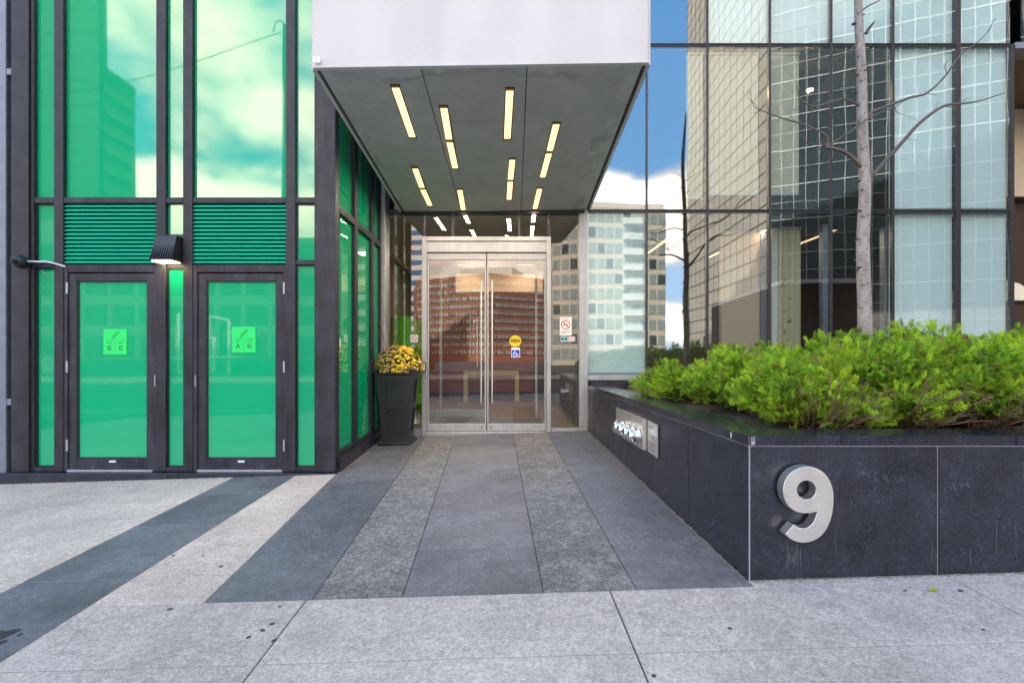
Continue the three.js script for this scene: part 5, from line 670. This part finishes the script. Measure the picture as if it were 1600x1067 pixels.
{ const p = thing('white_portal_frame', 'white steel portal frame standing before the low office block', 'frame'), z = 54 - ML, X = px => (px - VX) / F * 54; for (const [px, y] of [[279, 5.5], [324, 5.1], [333, 3.1], [357, 4.7]]) mesh('post', box(X(px) - 0.13, X(px) + 0.13, GY, y, z - 0.13, z + 0.13, 0.01), M.whiteBar, p); mesh('beam', hexa([V(X(324), 5.1, z - 0.1), V(X(357), 4.7, z - 0.1), V(X(357), 4.85, z - 0.1), V(X(324), 5.25, z - 0.1), V(X(324), 5.1, z + 0.1), V(X(357), 4.7, z + 0.1), V(X(357), 4.85, z + 0.1), V(X(324), 5.25, z + 0.1)]), M.whiteBar, p); mesh('beam', box(X(324) + 0.14, X(333) - 0.14, 2.95, 3.1, z - 0.1, z + 0.1, 0.01), M.whiteBar, p); mesh('road_light_bar', box(X(262), X(380), 0.9, 1.1, z - 0.3, z - 0.14, 0.01), M.whiteBar, p); }  // the low white bar stands in for light along the road edge
{ // street light with cable
  const x = (441 - VX) / F * 21.3, z = 21.3 - ML, l = thing('street_light_pole', 'plain dark street light pole with curved arm and overhead cable', 'street light'); mesh('pole', tube([V(x, GY, z), V(x + 0.02, 6, z), V(x + 0.05, 14.6, z)], [0.13, 0.11, 0.08], 12, 4), M.farBand, l); mesh('arm', tube([V(x + 0.05, 14.5, z), V(x - 0.1, 14.75, z), V(x - 0.3, 14.7, z), V(x - 0.42, 14.3, z)], [0.03, 0.02], 8, 4), M.farBand, l);  mesh('base', lathe([[0, 0], [0.28, 0], [0.26, 0.5], [0.14, 0.62], [0, 0.62]], 16).translate(x, GY, z), M.farBand, l);
  mesh('cable', tube([V(x - 0.1, 14.3, z), V(x - 5, 13.4, z + 1), V(x - 10, 12.9, z + 2), V(x - 20, 13.4, z + 4)], [0.018, 0.018], 5, 6), M.farDark, l); }
{ // box truck parked behind the viewpoint
  const k = thing('box_truck', 'long dark box trailer with white cab parked across the street', 'truck', null, [9.4, GY, 0]); k.rotation.y = 0.13; const W = 2.5;
  mesh('trailer', box(0, W, 1.15, 4.35, 3.2, 13.0, 0.03), std({ color: C(0.045, 0.03, 0.028), roughness: 0.7 }), k); mesh('roof_rail', box(-0.03, W + 0.03, 4.36, 4.5, 3.18, 13.02, 0.02), M.truckWhite, k); mesh('chassis', box(0.5, W - 0.5, 0.75, 1.14, 3.2, 15.8, 0.02), M.black, k);
  mesh('cab', merge([box(0.05, W - 0.05, 0.9, 2.3, 13.3, 16.2, 0.12), box(0.1, W - 0.1, 2.301, 3.2, 13.3, 15.4, 0.15)]), M.truckWhite, k); mesh('windscreen', box(0.25, W - 0.25, 2.32, 3.0, 15.41, 15.46, 0.01), M.farGlass, k); mesh('side_window', box(0.06, 0.095, 2.35, 2.95, 14.0, 15.2, 0.01), M.farGlass, k);
  for (const z of [4.3, 5.4, 14.9]) for (const x of [0.18, W - 0.18]) { const g = new THREE.CylinderGeometry(0.5, 0.5, 0.3, 22); g.rotateZ(Math.PI / 2); g.translate(x, 0.5, z); const w = mesh('wheel', g, M.tyre, k); const r = new THREE.CylinderGeometry(0.26, 0.26, 0.32, 16); r.rotateZ(Math.PI / 2); r.translate(x, 0.5, z); mesh('rim', r, M.steel, w); } }
{ const k = structure('kerb', box(-60, 60, GY, -0.35, 3.62, 3.8, 0.02), M.concrete); structure('far_sidewalk', box(-90, 90, GY, GY + 0.14, 22, 30, 0.01), M.concrete); }

scene.traverse(o => { if (o.isMesh) { o.castShadow = true; o.receiveShadow = true; } });
renderer.render(scene, camera);
